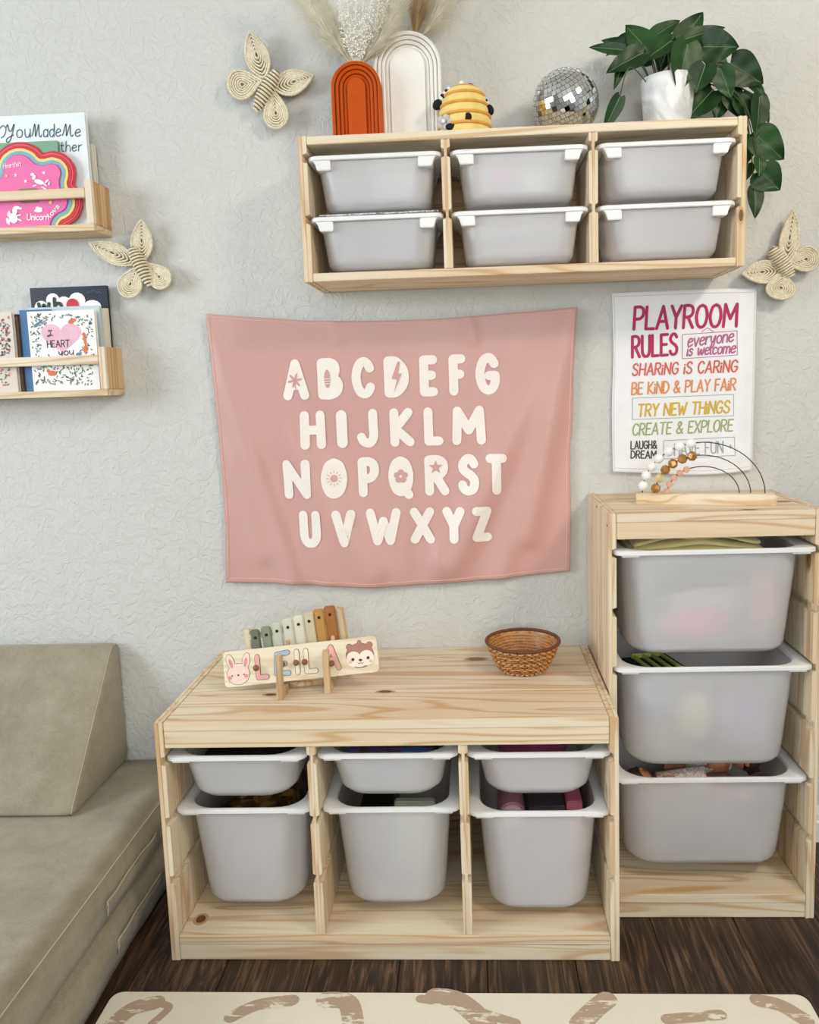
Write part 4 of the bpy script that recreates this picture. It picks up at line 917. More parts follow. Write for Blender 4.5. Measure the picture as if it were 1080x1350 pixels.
# pampas and dried sprays
def grass_mat(name, rgb):
    m, nt, b = nodes(name); v = coords(nt); c = ramp(nt, noise_n(nt, v, 60, 2), [(.3, s2l(tuple(x * .9 for x in rgb))), (.7, s2l(rgb))])
    tr = N(nt, 'ShaderNodeBsdfTranslucent'); mx = N(nt, 'ShaderNodeMixShader'); mx.inputs[0].default_value = .55
    nt.links.new(c, b.inputs['Base Color']); nt.links.new(c, tr.inputs[0]); b.inputs['Roughness'].default_value = .9
    nt.links.new(b.outputs[0], mx.inputs[1]); nt.links.new(tr.outputs[0], mx.inputs[2]); nt.links.new(mx.outputs[0], nt.nodes['Material Output'].inputs[0]); return m
PAM = grass_mat('pampas_cream', (255, 252, 240)); STR = mat('dried_stem', (222, 204, 160), .8); PAMD = grass_mat('pampas_brown', (226, 204, 164))
def plume(label, base, pts, spread, nh, m, seed, start=.3, hl=.05):
    random.seed(seed); P_ = cr([tuple(p) for p in pts], 8); P_ = [Vector(p) for p in P_]
    t = thing('pampas_stem', label, 'dried grass', base, 'dried grasses in the arch vases')
    q = MB(); q.tube(P_, lambda u: .0016 - .0007 * u, 5); q.build('stem', STR, t)
    q = MB(); n_ = len(P_)
    for k in range(nh):
        u = start + (1 - start) * random.random() ** .9; i = min(int(u * (n_ - 1)), n_ - 2); f = u * (n_ - 1) - i; p = P_[i].lerp(P_[i + 1], f); d = (P_[i + 1] - P_[i]).normalized()
        a = random.uniform(0, 2 * PI); s1 = d.cross(Vector((0, 1, 0))).normalized(); s2 = d.cross(s1); out = s1 * math.cos(a) + s2 * math.sin(a)
        env = math.sin(PI * min(1, max(0, (u - start) / (1 - start))) ** .8) * .9 + .25
        L = hl * random.uniform(.6, 1.2); A = p + out * spread * env * .15; B = p + d * L * .5 + out * spread * env * random.uniform(.35, .75); Cc = p + d * L * random.uniform(.8, 1.1) + out * spread * env * random.uniform(.6, 1.15) + Vector((0, 0, -.006 * random.random()))
        w_ = out.cross(d).normalized() * .00033 + Vector((.0002, 0, 0))
        for e_ in (A, B, Cc): pass
        q.add([A - w_, A + w_, B + w_, B - w_, Cc], [(0, 1, 2, 3), (3, 2, 4)])
    o = q.build('plume', m, t, tri=True); o['kind'] = 'stuff'
yv = yo + .02
def V(u, v, y): p = PY(u, v, y); return (p.x, p.y, p.z)
B1 = V(470, 92, yv)
plume('cream pampas plume arching to the upper left from the orange vase', B1, [B1, V(443, 60, yv), V(416, 22, yv - .01), V(385, -25, yv - .02)], .035, 1500, PAM, 1, .18)
plume('cream pampas plume leaning left, inner one of the orange vase', B1, [B1, V(452, 62, yv), V(438, 30, yv), V(415, -20, yv)], .030, 1100, PAM, 2, .15)
plume('bushy pampas plume leaning right from the orange vase towards white vase', B1, [B1, V(492, 65, yv), V(512, 35, yv - .01), V(540, -20, yv - .02)], .040, 2000, PAM, 3, .12)
plume('upright bushy pampas plume at the right of the orange vase', B1, [B1, V(490, 60, yv + .01), V(506, 20, yv + .01), V(520, -30, yv)], .038, 1500, PAM, 4, .2)
B2 = V(545, 60, yw + .02)
plume('brownish pampas plume rising from behind the white vase', B2, [B2, V(550, 30, yw + .02), V(552, 5, yw + .02), V(556, -40, yw + .02)], .040, 1500, PAMD, 5, .15)
plume('cream pampas plume leaning right out of the white vase', B2, [B2, V(566, 35, yw + .02), V(585, 5, yw + .02), V(610, -40, yw + .02)], .040, 1600, PAM, 6, .15)
SPR = mat('bleached_spray', (250, 246, 234), .85)
for k in range(7):
    random.seed(30 + k); tx_ = 452 + k * 8.5
    t = thing('dried_spray', 'thin bleached flower spray in the orange vase, ' + ['leftmost of seven', 'second from left', 'third from left', 'middle one of seven', 'third from right', 'second from right', 'rightmost of seven'][k], 'dried flower', B1, 'bleached sprays in the orange vase')
    t['group'] = 'bleached sprays in the orange vase'
    pts = cr([B1, V(466 + (tx_ - 466) * .45, 62, yv - .012), V(tx_, 30, yv - .016), V(tx_ + (tx_ - 470) * .3, -15, yv - .016)], 8)
    q = MB(); q.tube(pts, .0007, 4)
    for j in range(110):
        i = random.randint(5, len(pts) - 1); p = Vector(pts[i]); e = p + Vector((random.uniform(-.009, .009), random.uniform(-.008, .008), random.uniform(-.002, .010)))
        q.tube([p, e], .0004, 3); q.ball(e, .0018, 5, 4)
    q.build('spray', SPR, t, 'all')
random.seed(11)
# beehive plush
hx = PY(612, 140, -.13).x; hy = -.13
t = thing('beehive_plush', 'small yellow striped beehive plush with black and white bees, beside white vase', 'soft toy', (hx, hy, ZT))
HY = mat('yellow_felt', (240, 212, 130), .95, .06, 60, bmp=.4, sheen=.3); HO = mat('mustard_felt', (222, 164, 58), .95, .08, 60, bmp=.4, sheen=.3)
env = lambda z: .0565 * (1 - (max(0, z - .01) / .112) ** 2.6) ** .5 if z < .1115 else .008
ztop = .112; rings_n = 5; bands = [0.0, .022, .044, .066, .088, .104]
for k in range(5):
    z0, z1 = bands[k], bands[k + 1]; prof = []
    for i in range(9):
        f = i / 8; z = z0 + (z1 - z0) * f; prof.append((max(.004, env(z) + .0035 * math.sin(PI * f) - .002), z))
    q = MB(); q.lathe(prof, (hx, hy, ZT + .0005), 40); q.build('hive_coil', HY, t, 'all')
    if k: q = MB(); q.tube([(hx + (env(z0) + .0002) * math.cos(a), hy + (env(z0) + .0002) * math.sin(a), ZT + z0 + .0008) for a in [2 * PI * i / 40 for i in range(40)]], .0034, 8, closed=True); q.build('stripe_band', HO, t, 'all')
q = MB(); q.lathe([(env(.104), .104), (.026, .109), (.012, .112), (.002, .113)], (hx, hy, ZT), 30); q.build('hive_top', HO, t, 'all')
BK = mat('black_felt', (24, 22, 24), .95, bmp=.3)
def hp(u, v, back=0):     # point on the hive front seen at (u,v)
    p = PY(u, v, hy - .05 + back); return p
q = MB(); p = hp(617, 155); q.ball((p.x, hy - env(p.z - ZT) + .001, p.z), .0085, 14, 8, (1, .35, 1.05)); q.build('hive_door', BK, t, 'all')
for lab, (hu, hv), (tu, tv), s_ in (('left', (577, 138), (594, 115), 1), ('right', (645, 145), (631, 121), 1)):
    a = PY(hu, hv, hy - .012); b_ = PY(tu, tv, hy - .012); d = b_ - a; Mq = d.to_track_quat('Z', 'Y').to_matrix()
    q = MB(); q.ball(a, .0105, 14, 10, (.95, .95, 1.15), Mq); q.build('bee_head', BK, t, 'all')
    for k in range(5): q = MB(); c = a + d * (.30 + .15 * k); q.ball(c, .0075 - .0006 * k, 12, 8, (1.15, 1.15, .62), Mq); q.build('bee_stripe', WP if k % 2 == 0 else BK, t, 'all')
q = MB(); a = PY(619, 114, hy - .01); q.ball(a, .008, 12, 8, (1.2, .9, .8)); q.build('bee_head', BK, t, 'all')
q = MB(); a = PY(608.5, 109.5, hy - .01); q.ball(a, .0052, 10, 8); q.build('bobble', WP, t, 'all')
a = PY(586, 161, hy - .048); q = MB()
for k in range(5): q.ball(a + Vector((.010 * math.cos(k * 1.257), 0, .010 * math.sin(k * 1.257))), .0072, 10, 8, (1, .5, 1))
q.build('felt_flower', mat('grey_felt', (192, 190, 186), .95), t, 'all'); q = MB(); q.ball(a + Vector((-.002, -.006, 0)), .0045, 10, 8); q.build('bobble', WP, t, 'all')
q = MB(); a = PY(594, 167, hy - .05); q.ball(a, .009, 10, 8, (1.3, .5, .8)); q.build('bee_head', BK, t, 'all')
# mirror ball
dc = PY(746, 137, -.11); rad = .0722; dc.z = ZT + rad + .0006
t = thing('mirror_ball', 'silver mirror ball resting on the wall frame top, centre right', 'mirror ball', (dc.x, dc.y, ZT))
q = MB(); q.ball(dc, rad * .972, 40, 24); q.build('ball_core', mat('mirror_ball_grout', (150, 148, 142), .5), t, 'all')
MR = mat('mirror_glass', (226, 228, 230), .04, .01, metal=1.0)
Mt = Euler((.35, -.55, .2)).to_matrix(); q = MB(); nb = 22
for i in range(nb):
    th = PI * (i + .5) / nb; nt_ = max(3, int(round(2 * PI * math.sin(th) / (PI / nb))))
    for k in range(nt_):
        ph = 2 * PI * k / nt_ + i * .37; nrm = Vector((math.sin(th) * math.cos(ph), math.sin(th) * math.sin(ph), math.cos(th)))
        e1 = Vector((-math.sin(ph), math.cos(ph), 0)); e2 = nrm.cross(e1); hs_ = rad * PI / nb * .455
        jn = (nrm + e1 * random.gauss(0, .035) + e2 * random.gauss(0, .035)).normalized(); e1 = (e1 - jn * e1.dot(jn)).normalized(); e2 = jn.cross(e1)
        c = nrm * rad * .996
        vs_ = [Mt @ (c + e1 * a_ * hs_ + e2 * b2 * hs_ + jn * o_) + dc for o_ in (-.0012, .0) for a_, b2 in ((-1, -1), (1, -1), (1, 1), (-1, 1))]
        q.add(vs_, [(4, 5, 6, 7), (0, 1, 5, 4), (1, 2, 6, 5), (2, 3, 7, 6), (3, 0, 4, 7)])
o = q.build('mirror_tiles', MR, t, False); o['kind'] = 'stuff'
# potted plant
px_ = PY(881, 140, -.11); pr0, pr1 = .050, .059
t = thing('potted_plant', 'trailing dark green heart-leaved plant in a marbled white pot', 'plant', (px_.x, -.11, ZT))
m, nt, b = nodes('marbled_white_ceramic'); v = coords(nt); f = noise_n(nt, v, 7, 3, .5, 1.5)
nt.links.new(ramp(nt, f, [(.40, s2l((238, 238, 236))), (.50, s2l((206, 208, 208))), (.58, s2l((236, 236, 234))), (.75, s2l((222, 223, 222)))]), b.inputs['Base Color']); b.inputs['Roughness'].default_value = .3
ph_ = .112
q = MB(); q.lathe([(.001, .001), (pr0 - .004, .001), (pr0, .005), (pr1, ph_ - .004), (pr1 - .001, ph_), (pr1 - .005, ph_ - .001), (pr1 - .007, ph_ - .012), (pr1 - .008, .03), (.001, .028)], (px_.x, -.11, ZT), 40); q.build('pot', m, t, 40)
q = MB(); q.lathe([(pr1 - .0105, ph_ - .040), (pr1 - .010, ph_ - .022), (.03, ph_ - .018), (.001, ph_ - .016)], (px_.x, -.11, ZT), 24); q.build('soil', mat('potting_soil', (52, 40, 30), .95, .3, 200, bmp=.6), t, 'all')
m, nt, b = nodes('dark_green_leaf'); v = coords(nt, (1, 1, 1)); oi = N(nt, 'ShaderNodeObjectInfo')
c1 = ramp(nt, noise_n(nt, v, 30, 3), [(.3, s2l((16, 44, 16))), (.7, s2l((34, 74, 26)))]); hs = N(nt, 'ShaderNodeHueSaturation'); mr = N(nt, 'ShaderNodeMapRange'); mr.inputs[3].default_value = .7; mr.inputs[4].default_value = 1.35
nt.links.new(oi.outputs['Random'], mr.inputs[0]); nt.links.new(mr.outputs[0], hs.inputs['Value']); nt.links.new(c1, hs.inputs['Color']); nt.links.new(hs.outputs[0], b.inputs['Base Color'])
b.inputs['Roughness'].default_value = .42; b.inputs['Specular IOR Level'].default_value = .35; LEAFM = m
VEIN = mat('leaf_vein', (120, 148, 104), .6); STEMM = mat('green_stem', (66, 88, 44), .6)
leaves = [((822, 66), (778, 60), 14, -.02), ((862, 76), (825, 31), 34, 0), ((852, 66), (794, 51), 20, .02), ((848, 70), (801, 92), 27, -.03), ((860, 50), (898, 23), 20, .01), ((886, 54), (846, 79), 24, -.04), ((895, 60), (929, 14), 30, 0), ((898, 54), (958, 31), 20, -.02),
 ((928, 62), (975, 60), 38, -.05), ((906, 58), (897, 119), 38, -.055), ((930, 86), (917, 122), 29, -.06), ((949, 90), (965, 129), 25, -.055), ((963, 84), (1008, 109), 38, -.03), ((985, 104), (1011, 126), 18, -.01), ((939, 120), (903, 157), 34, -.03), ((817, 128), (797, 173), 17, -.075),
 ((822, 78), (812, 116), 13, -.02), ((935, 72), (963, 104), 26, .02), ((993, 125), (1017, 159), 22, 0), ((1001, 128), (1001, 180), 25, -.03), ((996, 178), (1036, 209), 38, -.02), ((988, 178), (986, 213), 24, .01), ((1002, 226), (1029, 250), 36, -.02), ((986, 216), (984, 237), 16, .0),
 ((995, 248), (998, 286), 20, -.02), ((962, 120), (976, 154), 24, .0), ((975, 128), (992, 156), 26, -.01), ((952, 132), (944, 158), 20, .01), ((880, 66), (868, 96), 20, .01), ((845, 60), (832, 84), 26, .02), ((900, 80), (905, 106), 22, .03), ((1001, 208), (1003, 232), 16, -.03), ((955, 108), (978, 132), 22, .02), ((838, 50), (800, 68), 24, .03), ((980, 92), (1004, 118), 24, .02), ((918, 50), (940, 76), 24, .03)]
random.seed(5)
for k, (ba, ti, wd, dy) in enumerate(leaves):
    y = -.11 + dy * .9; A = PY(*ba, y); B_ = PY(*ti, y - .008 + random.uniform(-.01, .01)); L = (B_ - A).length; e = (B_ - A).normalized(); W_ = wd / 600 / 2 * 1.2
    nrm = Vector((0, -1, .15)).normalized(); nrm = (nrm - e * nrm.dot(e)).normalized(); rl = random.uniform(-.35, .35); sd = e.cross(nrm); sd, nrm = sd * math.cos(rl) + nrm * math.sin(rl), nrm * math.cos(rl) - sd * math.sin(rl)
    q = MB(); nu, nv = 12, 8; gp = {}; vsl = []
    for i in range(nu + 1):
        u = i / nu; hw = (math.sin(PI * u ** .62) ** .8) * (1 - .12 * u) if 0 < u < 1 else 0.0
        for j in range(nv + 1):
            s_ = (j / nv * 2 - 1); back = -.16 * L * (abs(s_) ** 1.2) * (1 - u) ** 2.5 * (1 if hw > 0 else 0)
            hw2 = hw if u > 0 else .42; pos = A + e * (L * u + back - (.10 * L * abs(s_) if u == 0 else 0)) + sd * (W_ * hw2 * s_) + nrm * (.22 * W_ * abs(s_) * (1 - .3 * u) - .16 * L * u * u + .03 * W_ * math.sin(u * 14 + s_ * 3))
            vsl.append(pos)
    off_ = -nrm * .0006; nvv = len(vsl); fs = []
    for i in range(nu):
        for j in range(nv):
            a = i * (nv + 1) + j; fs.append((a, a + 1, a + nv + 2, a + nv + 1)); fs.append((nvv + a, nvv + a + nv + 1, nvv + a + nv + 2, nvv + a + 1))
    q.add(vsl + [p + off_ for p in vsl], fs); lf = q.build('leaf', LEAFM, t, 'all', tri=True)
    q = MB(); q.tube([vsl[i * (nv + 1) + nv // 2] + nrm * .0004 for i in range(nu)], lambda u: .0009 - .0006 * u, 4); q.build('midrib', VEIN, lf)
    src = Vector((px_.x + max(-.035, min(.035, (A.x - px_.x) * .3)), -.11, ZT + ph_ - .018)) if A.z > ZT - .02 else Vector((px_.x + .045, -.12, ZT + ph_ - .018))
    mid = (src + A) / 2 + Vector((0, -.004, .022 if A.z > ZT + .05 else .05)); 
    if A.x > WX1 - .01 and A.z < ZT + .03:
        mid = Vector((WX1 + .02, A.y, ZT + .045)); pts = [src, (src + mid) / 2 + Vector((0, 0, .03)), mid, A]
    elif A.z < ZT + .09 and A.x < px_.x - .06: pts = [src, Vector(((src.x + A.x) / 2 - .02, min(-.11 + dy, -.115), ZT + .115)), A]
    else: pts = [src, mid, A]
    q = MB(); q.tube([Vector(p) for p in cr([tuple(p) for p in pts], 6)], .0013, 5); q.build('stem', STEMM, t, 'all')

# ------------------------------------------------------------------ things on the bench
ZB = .5215 - .001
# wooden xylophone standing behind the name puzzle
yx = -.20
t = thing('wooden_xylophone', 'wooden xylophone with sage to brown graded bars, standing behind name puzzle', 'xylophone', (.25, yx, ZB))
tan_ = math.tan(math.radians(5.5))
BARS = [((329, 341), 831, (118, 126, 108)), ((343, 356), 827, (146, 156, 134)), ((357, 370), 822, (206, 212, 194)), ((371, 385), 817, (222, 222, 202)), ((385, 399), 813, (230, 226, 204)), ((399, 413), 809, (216, 206, 172)), ((412, 426), 804, (198, 148, 84)), ((426, 441), 800, (172, 112, 58))]
def bar(name, xl, xr, ztop_, zb_, y0, y1, m, par, bev=.003):
    q = MB(); sh = (ztop_ - zb_) * tan_
    vs_ = [(xl + sh * 0, y, ztop_) for y in (y0, y1)] + [(xr, y, ztop_ + (xr - xl) * tan_) for y in (y0, y1)] + [(xl + sh, y, zb_) for y in (y0, y1)] + [(xr + sh, y, zb_ + (xr - xl) * tan_) for y in (y0, y1)]
    q.add(vs_, [(0, 2, 3, 1), (4, 5, 7, 6), (0, 1, 5, 4), (2, 6, 7, 3), (0, 4, 6, 2), (1, 3, 7, 5)]); return q.build(name, m, par, bev=bev)
DK = mat('dark_screw', (52, 44, 38), .35, metal=.6)
for (l, r_), tp, rgb in BARS:
    a = PY(l, tp, yx); b_ = PY(r_, tp, yx); bo = bar('tone_bar', a.x, b_.x, a.z, ZB + .012 + (a.x - .1) * .1, yx, yx + .008, mat('bar_%d' % rgb[0], rgb, .4, .04), t)
    for dz in (.018,):
        c = Vector(((a.x + b_.x) / 2 + dz * tan_, yx - .0005, a.z - dz)); q = MB(); q.ball(c, .0036, 10, 6, (1, .6, 1)); q.build('screw', DK, bo, 'all')
for l, r_, tp in ((318.5, 328, 833), (441, 451, 803)):
    a = PY(l, tp, yx); b_ = PY(r_, tp, yx); bar('frame_post', a.x, b_.x, a.z, ZB + .001 + (.0 if l < 400 else .0005), yx + .009, yx + .026, pine('z', 'toy_pine', knots=False), t)
for v0, v1, dz in ((846, 822, 0), (872, 852, 0)):
    a = PY(326, v0, yx); b_ = PY(444, v1, yx); q = MB()
    q.add([(a.x, y, a.z + z) for y in (yx + .0085, yx + .02) for z in (0, .014)] + [(b_.x, y, b_.z + z) for y in (yx + .0085, yx + .02) for z in (0, .014)], [(0, 1, 3, 2), (4, 6, 7, 5), (0, 4, 5, 1), (2, 3, 7, 6), (0, 2, 6, 4), (1, 5, 7, 3)])
    q.build('cross_rail', pine('x', 'toy_pine', knots=False), t, bev=.001)
# name puzzle on its little easel
yp = -.277
A = PY(291, 861, yp); B_ = PY(495, 839, yp); C_ = PY(294, 909, yp)
t = thing('name_puzzle', 'tilted wooden name puzzle with pink rabbit and brown squirrel faces', 'puzzle', ((A.x + B_.x) / 2, yp, ZB))
eu = (B_ - A).normalized(); Lp = (B_ - A).length; ev0 = Vector((-eu.z, 0, eu.x)); Hp = .077
lean = math.radians(14); ev = (ev0 * math.cos(lean) + Vector((0, math.sin(lean), 0))).normalized(); en = ev.cross(eu) * -1
if en.y > 0: en = -en
O_ = Vector((A.x, yp, A.z)) - ev0 * Hp + Vector((0, -.008, 0))
O_.z += .0
pfz = lambda u, v, t_: O_ + eu * u + ev * v + en * t_
def pp(u, v):     # target px -> puzzle plane coordinates
    d = ray(u, v); tt = (O_ - CAM).dot(en) / d.dot(en); P_ = CAM + d * tt; r = P_ - O_; return (r.dot(eu), r.dot(ev))
rr = .009; poly = [(cx_ + rr * math.cos(a), cy_ + rr * math.sin(a)) for cx_, cy_, a0 in ((Lp - rr, Hp - rr, 0), (rr, Hp - rr, PI / 2), (rr, rr, PI), (Lp - rr, rr, 1.5 * PI)) for a in [a0 + k * PI / 10 for k in range(6)]]
q = MB(); q.prism(poly, pfz, -.010, 0); q.build('puzzle_board', pine('x', 'birch_ply', (240, 228, 200), (228, 212, 178), knots=False), t, bev=.0008)
# inlaid letters with brown groove outlines
GR = mat('burnt_groove', (120, 84, 60), .8); LP = mat('letter_pink', (236, 176, 168), .5); LB = mat('letter_blue', (176, 196, 216), .5); LW = mat('letter_birch', (240, 230, 204), .5)
def pz(pts): return [pp(*p) for p in pts]
LET = [('letter_piece', LP, [[(339, 866), (341, 893), (352, 892)]]), ('letter_piece', LB, [[(379, 860), (365, 863), (365, 888), (381, 887)], [(365, 876), (376, 875)]]), ('letter_piece', LW, [[(391, 859), (393, 886)]]), ('letter_piece', LW, [[(403, 858), (405, 885), (417, 884)]]), ('letter_piece', LP, [[(429, 876), (436, 853), (447, 880)], [(432, 870), (443, 869)]])]
for n_, m, st in LET:
    q = MB()
    for pl in st: capsule(q, pz(pl), .0060, pfz, .0004)
    q.build('letter_groove', GR, t, tri=True)
    q = MB()
    for pl in st: capsule(q, pz(pl), .0049, pfz, .0014)
    q.build(n_, m, t, tri=True)
KN = mat('walnut_knob', (134, 92, 62), .5, .1)
Mk = en.to_track_quat('Z', 'Y').to_matrix()
for u, v_ in ((339.5, 880), (374, 875), (392, 873), (403.5, 872), (438.5, 874)):
    c = pp(u, v_); q = MB(); q.lathe([(.0025, .0015), (.0025, .007), (.0062, .009), (.0068, .012), (.0052, .0155), (.001, .0165)], pfz(c[0], c[1], 0), 16, Mk); q.build('knob', KN, t, 'all')
def pdisc(q, u, v_, rx, ry, t_, ro=0): c = pp(u, v_); disc(q, c[0], c[1], rx, ry, pfz, t_, 28, ro)
RB = mat('rabbit_pink', (246, 216, 204), .6); RBD = mat('rabbit_ear_pink', (226, 150, 150), .6); SQ = mat('squirrel_brown', (178, 124, 108), .6); SQL = mat('squirrel_cream', (246, 230, 214), .6); BRN = mat('face_ink', (70, 48, 42), .6)
for off, m, z_ in ((.0008, BRN, .0004), (0, RB, .0008)):
    q = MB(); pdisc(q, 314.5, 888.5, .0250 + off, .0228 + off, z_); pdisc(q, 304, 873, .0082 + off, .0170 + off, z_ + .0001, .28); pdisc(q, 324.5, 871, .0082 + off, .0170 + off, z_ + .0001, -.22); q.build('rabbit_face', m, t, tri=True)
q = MB(); pdisc(q, 304.5, 875, .0036, .0105, .0014, .28); pdisc(q, 324, 873, .0036, .0105, .0014, -.22); pdisc(q, 303.5, 894, .0045, .004, .0013); pdisc(q, 325, 891, .0045, .004, .0013); q.build('rabbit_ear', RBD, t, tri=True)
q = MB(); pdisc(q, 306.5, 891, .0016, .0016, .0015); pdisc(q, 322, 889, .0016, .0016, .0015); pdisc(q, 314.5, 890, .0024, .0018, .0015); q.build('rabbit_features', BRN, t, tri=True)
for off, m, z_ in ((.0008, BRN, .0004), (0, SQ, .0008)):
    q = MB(); pdisc(q, 474.5, 864, .0305 + off, .0260 + off, z_); pdisc(q, 460.5, 853, .0062 + off, .0062 + off, z_ + .0001); pdisc(q, 487, 850, .0062 + off, .0062 + off, z_ + .0001); pdisc(q, 473.5, 847.5, .0042 + off, .005 + off, z_ + .0001); q.build('squirrel_face', m, t, tri=True)
q = MB(); pdisc(q, 466.5, 869, .0165, .0165, .0012); pdisc(q, 483.5, 867, .0165, .0165, .0013); pdisc(q, 475, 873, .016, .010, .00125); q.build('squirrel_cheek', SQL, t, tri=True)
q = MB(); pdisc(q, 465.5, 869.5, .0034, .0034, .0017); pdisc(q, 485.5, 867, .0034, .0034, .0017); pdisc(q, 475.5, 870, .0040, .0025, .0017)
for pl in ([(472, 873.5), (474, 875), (475.6, 873), (477.4, 875), (479.5, 873)],): capsule(q, pz(pl), .0005, pfz, .0017)
q.build('squirrel_features', BRN, t, tri=True)
q = MB(); pdisc(q, 462, 873, .0034, .003, .0016); pdisc(q, 489, 871, .0034, .003, .0016); q.build('squirrel_blush', mat('blush', (238, 180, 164), .6), t, tri=True)
# easel
t = thing('display_easel', 'small wooden display easel holding up the name puzzle', 'easel', (.29, -.31, ZB))
EZ = pine('z', 'easel_wood', (214, 190, 150), (186, 156, 112), knots=False)
ends = []
for (bu, bv), (tu, tv) in (((370.5, 921), (369, 862)), ((433, 913), (430, 856))):
    p = PZ(bu, bv, ZB); x = p.x; y = p.y + .003; top = PY(tu, tv, y).z; w_ = .0085
    q = MB(); q.box(x - w_ / 1.2, x + w_ / 1.2, y, y + .12, ZB + .0003, ZB + .016); q.build('foot', EZ, t, bev=.001)
    q = MB(); sl = PY(tu, tv, y).x - x; q.add([(x + a * w_ * .8 + s_ * sl, yy, z_) for s_, z_ in ((0, ZB + .0005), (1, top)) for a in (-1, 1) for yy in (y - .013, y - .001)], [(0, 1, 3, 2), (4, 6, 7, 5), (0, 4, 5, 1), (2, 3, 7, 6), (0, 2, 6, 4), (1, 5, 7, 3)]); q.build('front_prong', EZ, t, bev=.0012)
    q = MB(); q.add([(x + a * w_ * .5, yy + s_ * .03, z_) for s_, z_ in ((0, ZB + .0165), (1, ZB + .10)) for a in (-1, 1) for yy in (y + .050, y + .060)], [(0, 1, 3, 2), (4, 6, 7, 5), (0, 4, 5, 1), (2, 3, 7, 6), (0, 2, 6, 4), (1, 5, 7, 3)]); q.build('back_post', EZ, t, bev=.001)
    ends.append((x, y))
q = MB(); a, b_ = ends; q.tube([(a[0] + .008, a[1] + .05, ZB + .010), (b_[0] - .008, b_[1] + .035, ZB + .010)], .0065, 10); q.build('crossbar', EZ, t, 'all')
# knots in the pine
KD = mat('knot_dark', (112, 76, 44), .6, .2, 200); KL = mat('knot_halo', (196, 160, 112), .6, .1, 100)
def knot(par, c, ex_, ey_, a_, b__):
    c = Vector(c); nn = Vector(ex_).cross(Vector(ey_)).normalized()
    f_ = lambda u, v, t_: c + Vector(ex_) * u + Vector(ey_) * v + nn * t_
    q = MB(); disc(q, 0, 0, a_ * 1.6, b__ * 1.6, f_, .0002); k_ = q.build('knot_ring', KL, par, tri=True)
    q = MB(); disc(q, 0, 0, a_, b__, f_, .0006); q.build('knot', KD, par, tri=True)
_by = {o.name: o for o in bpy.data.objects}
for u_, v_, a_, b__ in ((508, 912, .014, .006), (357, 916, .012, .005)): knot(_by['storage_bench_frame'], PZ(u_, v_, .5206), (1, 0, 0), (0, 1, 0), a_, b__)
knot(_by['storage_bench_frame'], PZ(265, 1212, .0551), (1, 0, 0), (0, 1, 0), .010, .012)
knot(_by['storage_tower_frame'], PZ(987, 672, .9030), (1, 0, 0), (0, 1, 0), .014, .003)
knot(_by['wall_storage_frame'], PY(977, 284, -.2102), (1, 0, 0), (0, 0, 1), .0042, .012)
# woven bowl
bx, by = .7605, -.158
t = thing('wicker_bowl', 'round brown woven wicker bowl standing on bench top', 'bowl', (bx, by, ZB))
m, nt, b = nodes('golden_wicker'); v = coords(nt, (1, 1, 3)); f = noise_n(nt, v, 60, 3, .6, .5)
nt.links.new(ramp(nt, f, [(.3, s2l((132, 78, 30))), (.55, s2l((190, 124, 56))), (.75, s2l((222, 170, 100)))]), b.inputs['Base Color']); b.inputs['Roughness'].default_value = .4; WK = m
WKD = mat('dark_wicker_rim', (112, 62, 34), .42, .2, 90); WKL = mat('light_cane', (206, 158, 102), .45, .15, 60)
brad = lambda z: .050 + (.0835 - .050) * (z / .066) ** .75
nst = 30
for k in range(13):
    z = .004 + k * .0047; r = brad(z); q = MB(); N_ = 120
    q.tube([(bx + (r + .0021 * math.cos(nst * a + PI * k)) * math.cos(a), by + (r + .0021 * math.cos(nst * a + PI * k)) * math.sin(a), ZB + z + .0009 * math.sin(nst * a / 2 + k)) for a in [2 * PI * i / N_ for i in range(N_)]], .0021, 6, closed=True)
    q.build('woven_strand', WK if k % 3 else WKL, t, 'all')
q = MB()
for k in range(nst): a = 2 * PI * (k + .5) / nst; q.tube([(bx + brad(z) * math.cos(a), by + brad(z) * math.sin(a), ZB + z) for z in (.001, .015, .03, .045, .066)], .0017, 5)
q.build('stake', WKD, t, 'all')
q = MB(); q.lathe([(.001, .0025), (.045, .0025), (.049, .006)] + [(brad(z) - .0022, z) for z in (.01, .02, .03, .04, .05, .064)], (bx, by, ZB), 48, cap1=False); 
q.lathe([(brad(.064) - .003, .064)] + [(brad(z) - .0034, z) for z in (.05, .04, .03, .02, .01)] + [(.045, .004), (.001, .004)], (bx, by, ZB), 48, cap0=False); q.build('inner_lining', WK, t, 'all')
q = MB(); 
for k in range(6): 
    r = .012 + k * .007; q.tube([(bx + r * math.cos(a), by + r * math.sin(a), ZB + .0048) for a in [2 * PI * i / 40 for i in range(40)]], .0016, 5, closed=True)
for k in range(8):
    z = .012 + k * .0065; r = brad(z) - .0045; q.tube([(bx + r * math.cos(a), by + r * math.sin(a), ZB + z) for a in [2 * PI * i / 48 for i in range(48)]], .0015, 5, closed=True)
q.build('inner_strand', WKL, t, 'all')
for ph in range(3):
    q = MB(); N_ = 260; q.tube([(bx + (.0835 + .0022 * math.cos(40 * a + ph * 2.09)) * math.cos(a), by + (.0835 + .0022 * math.cos(40 * a + ph * 2.09)) * math.sin(a), ZB + .0675 + .0022 * math.sin(40 * a + ph * 2.09)) for a in [2 * PI * i / N_ for i in range(N_)]], .0021, 5, closed=True)
    q.build('rim_braid', WKD, t, 'all')

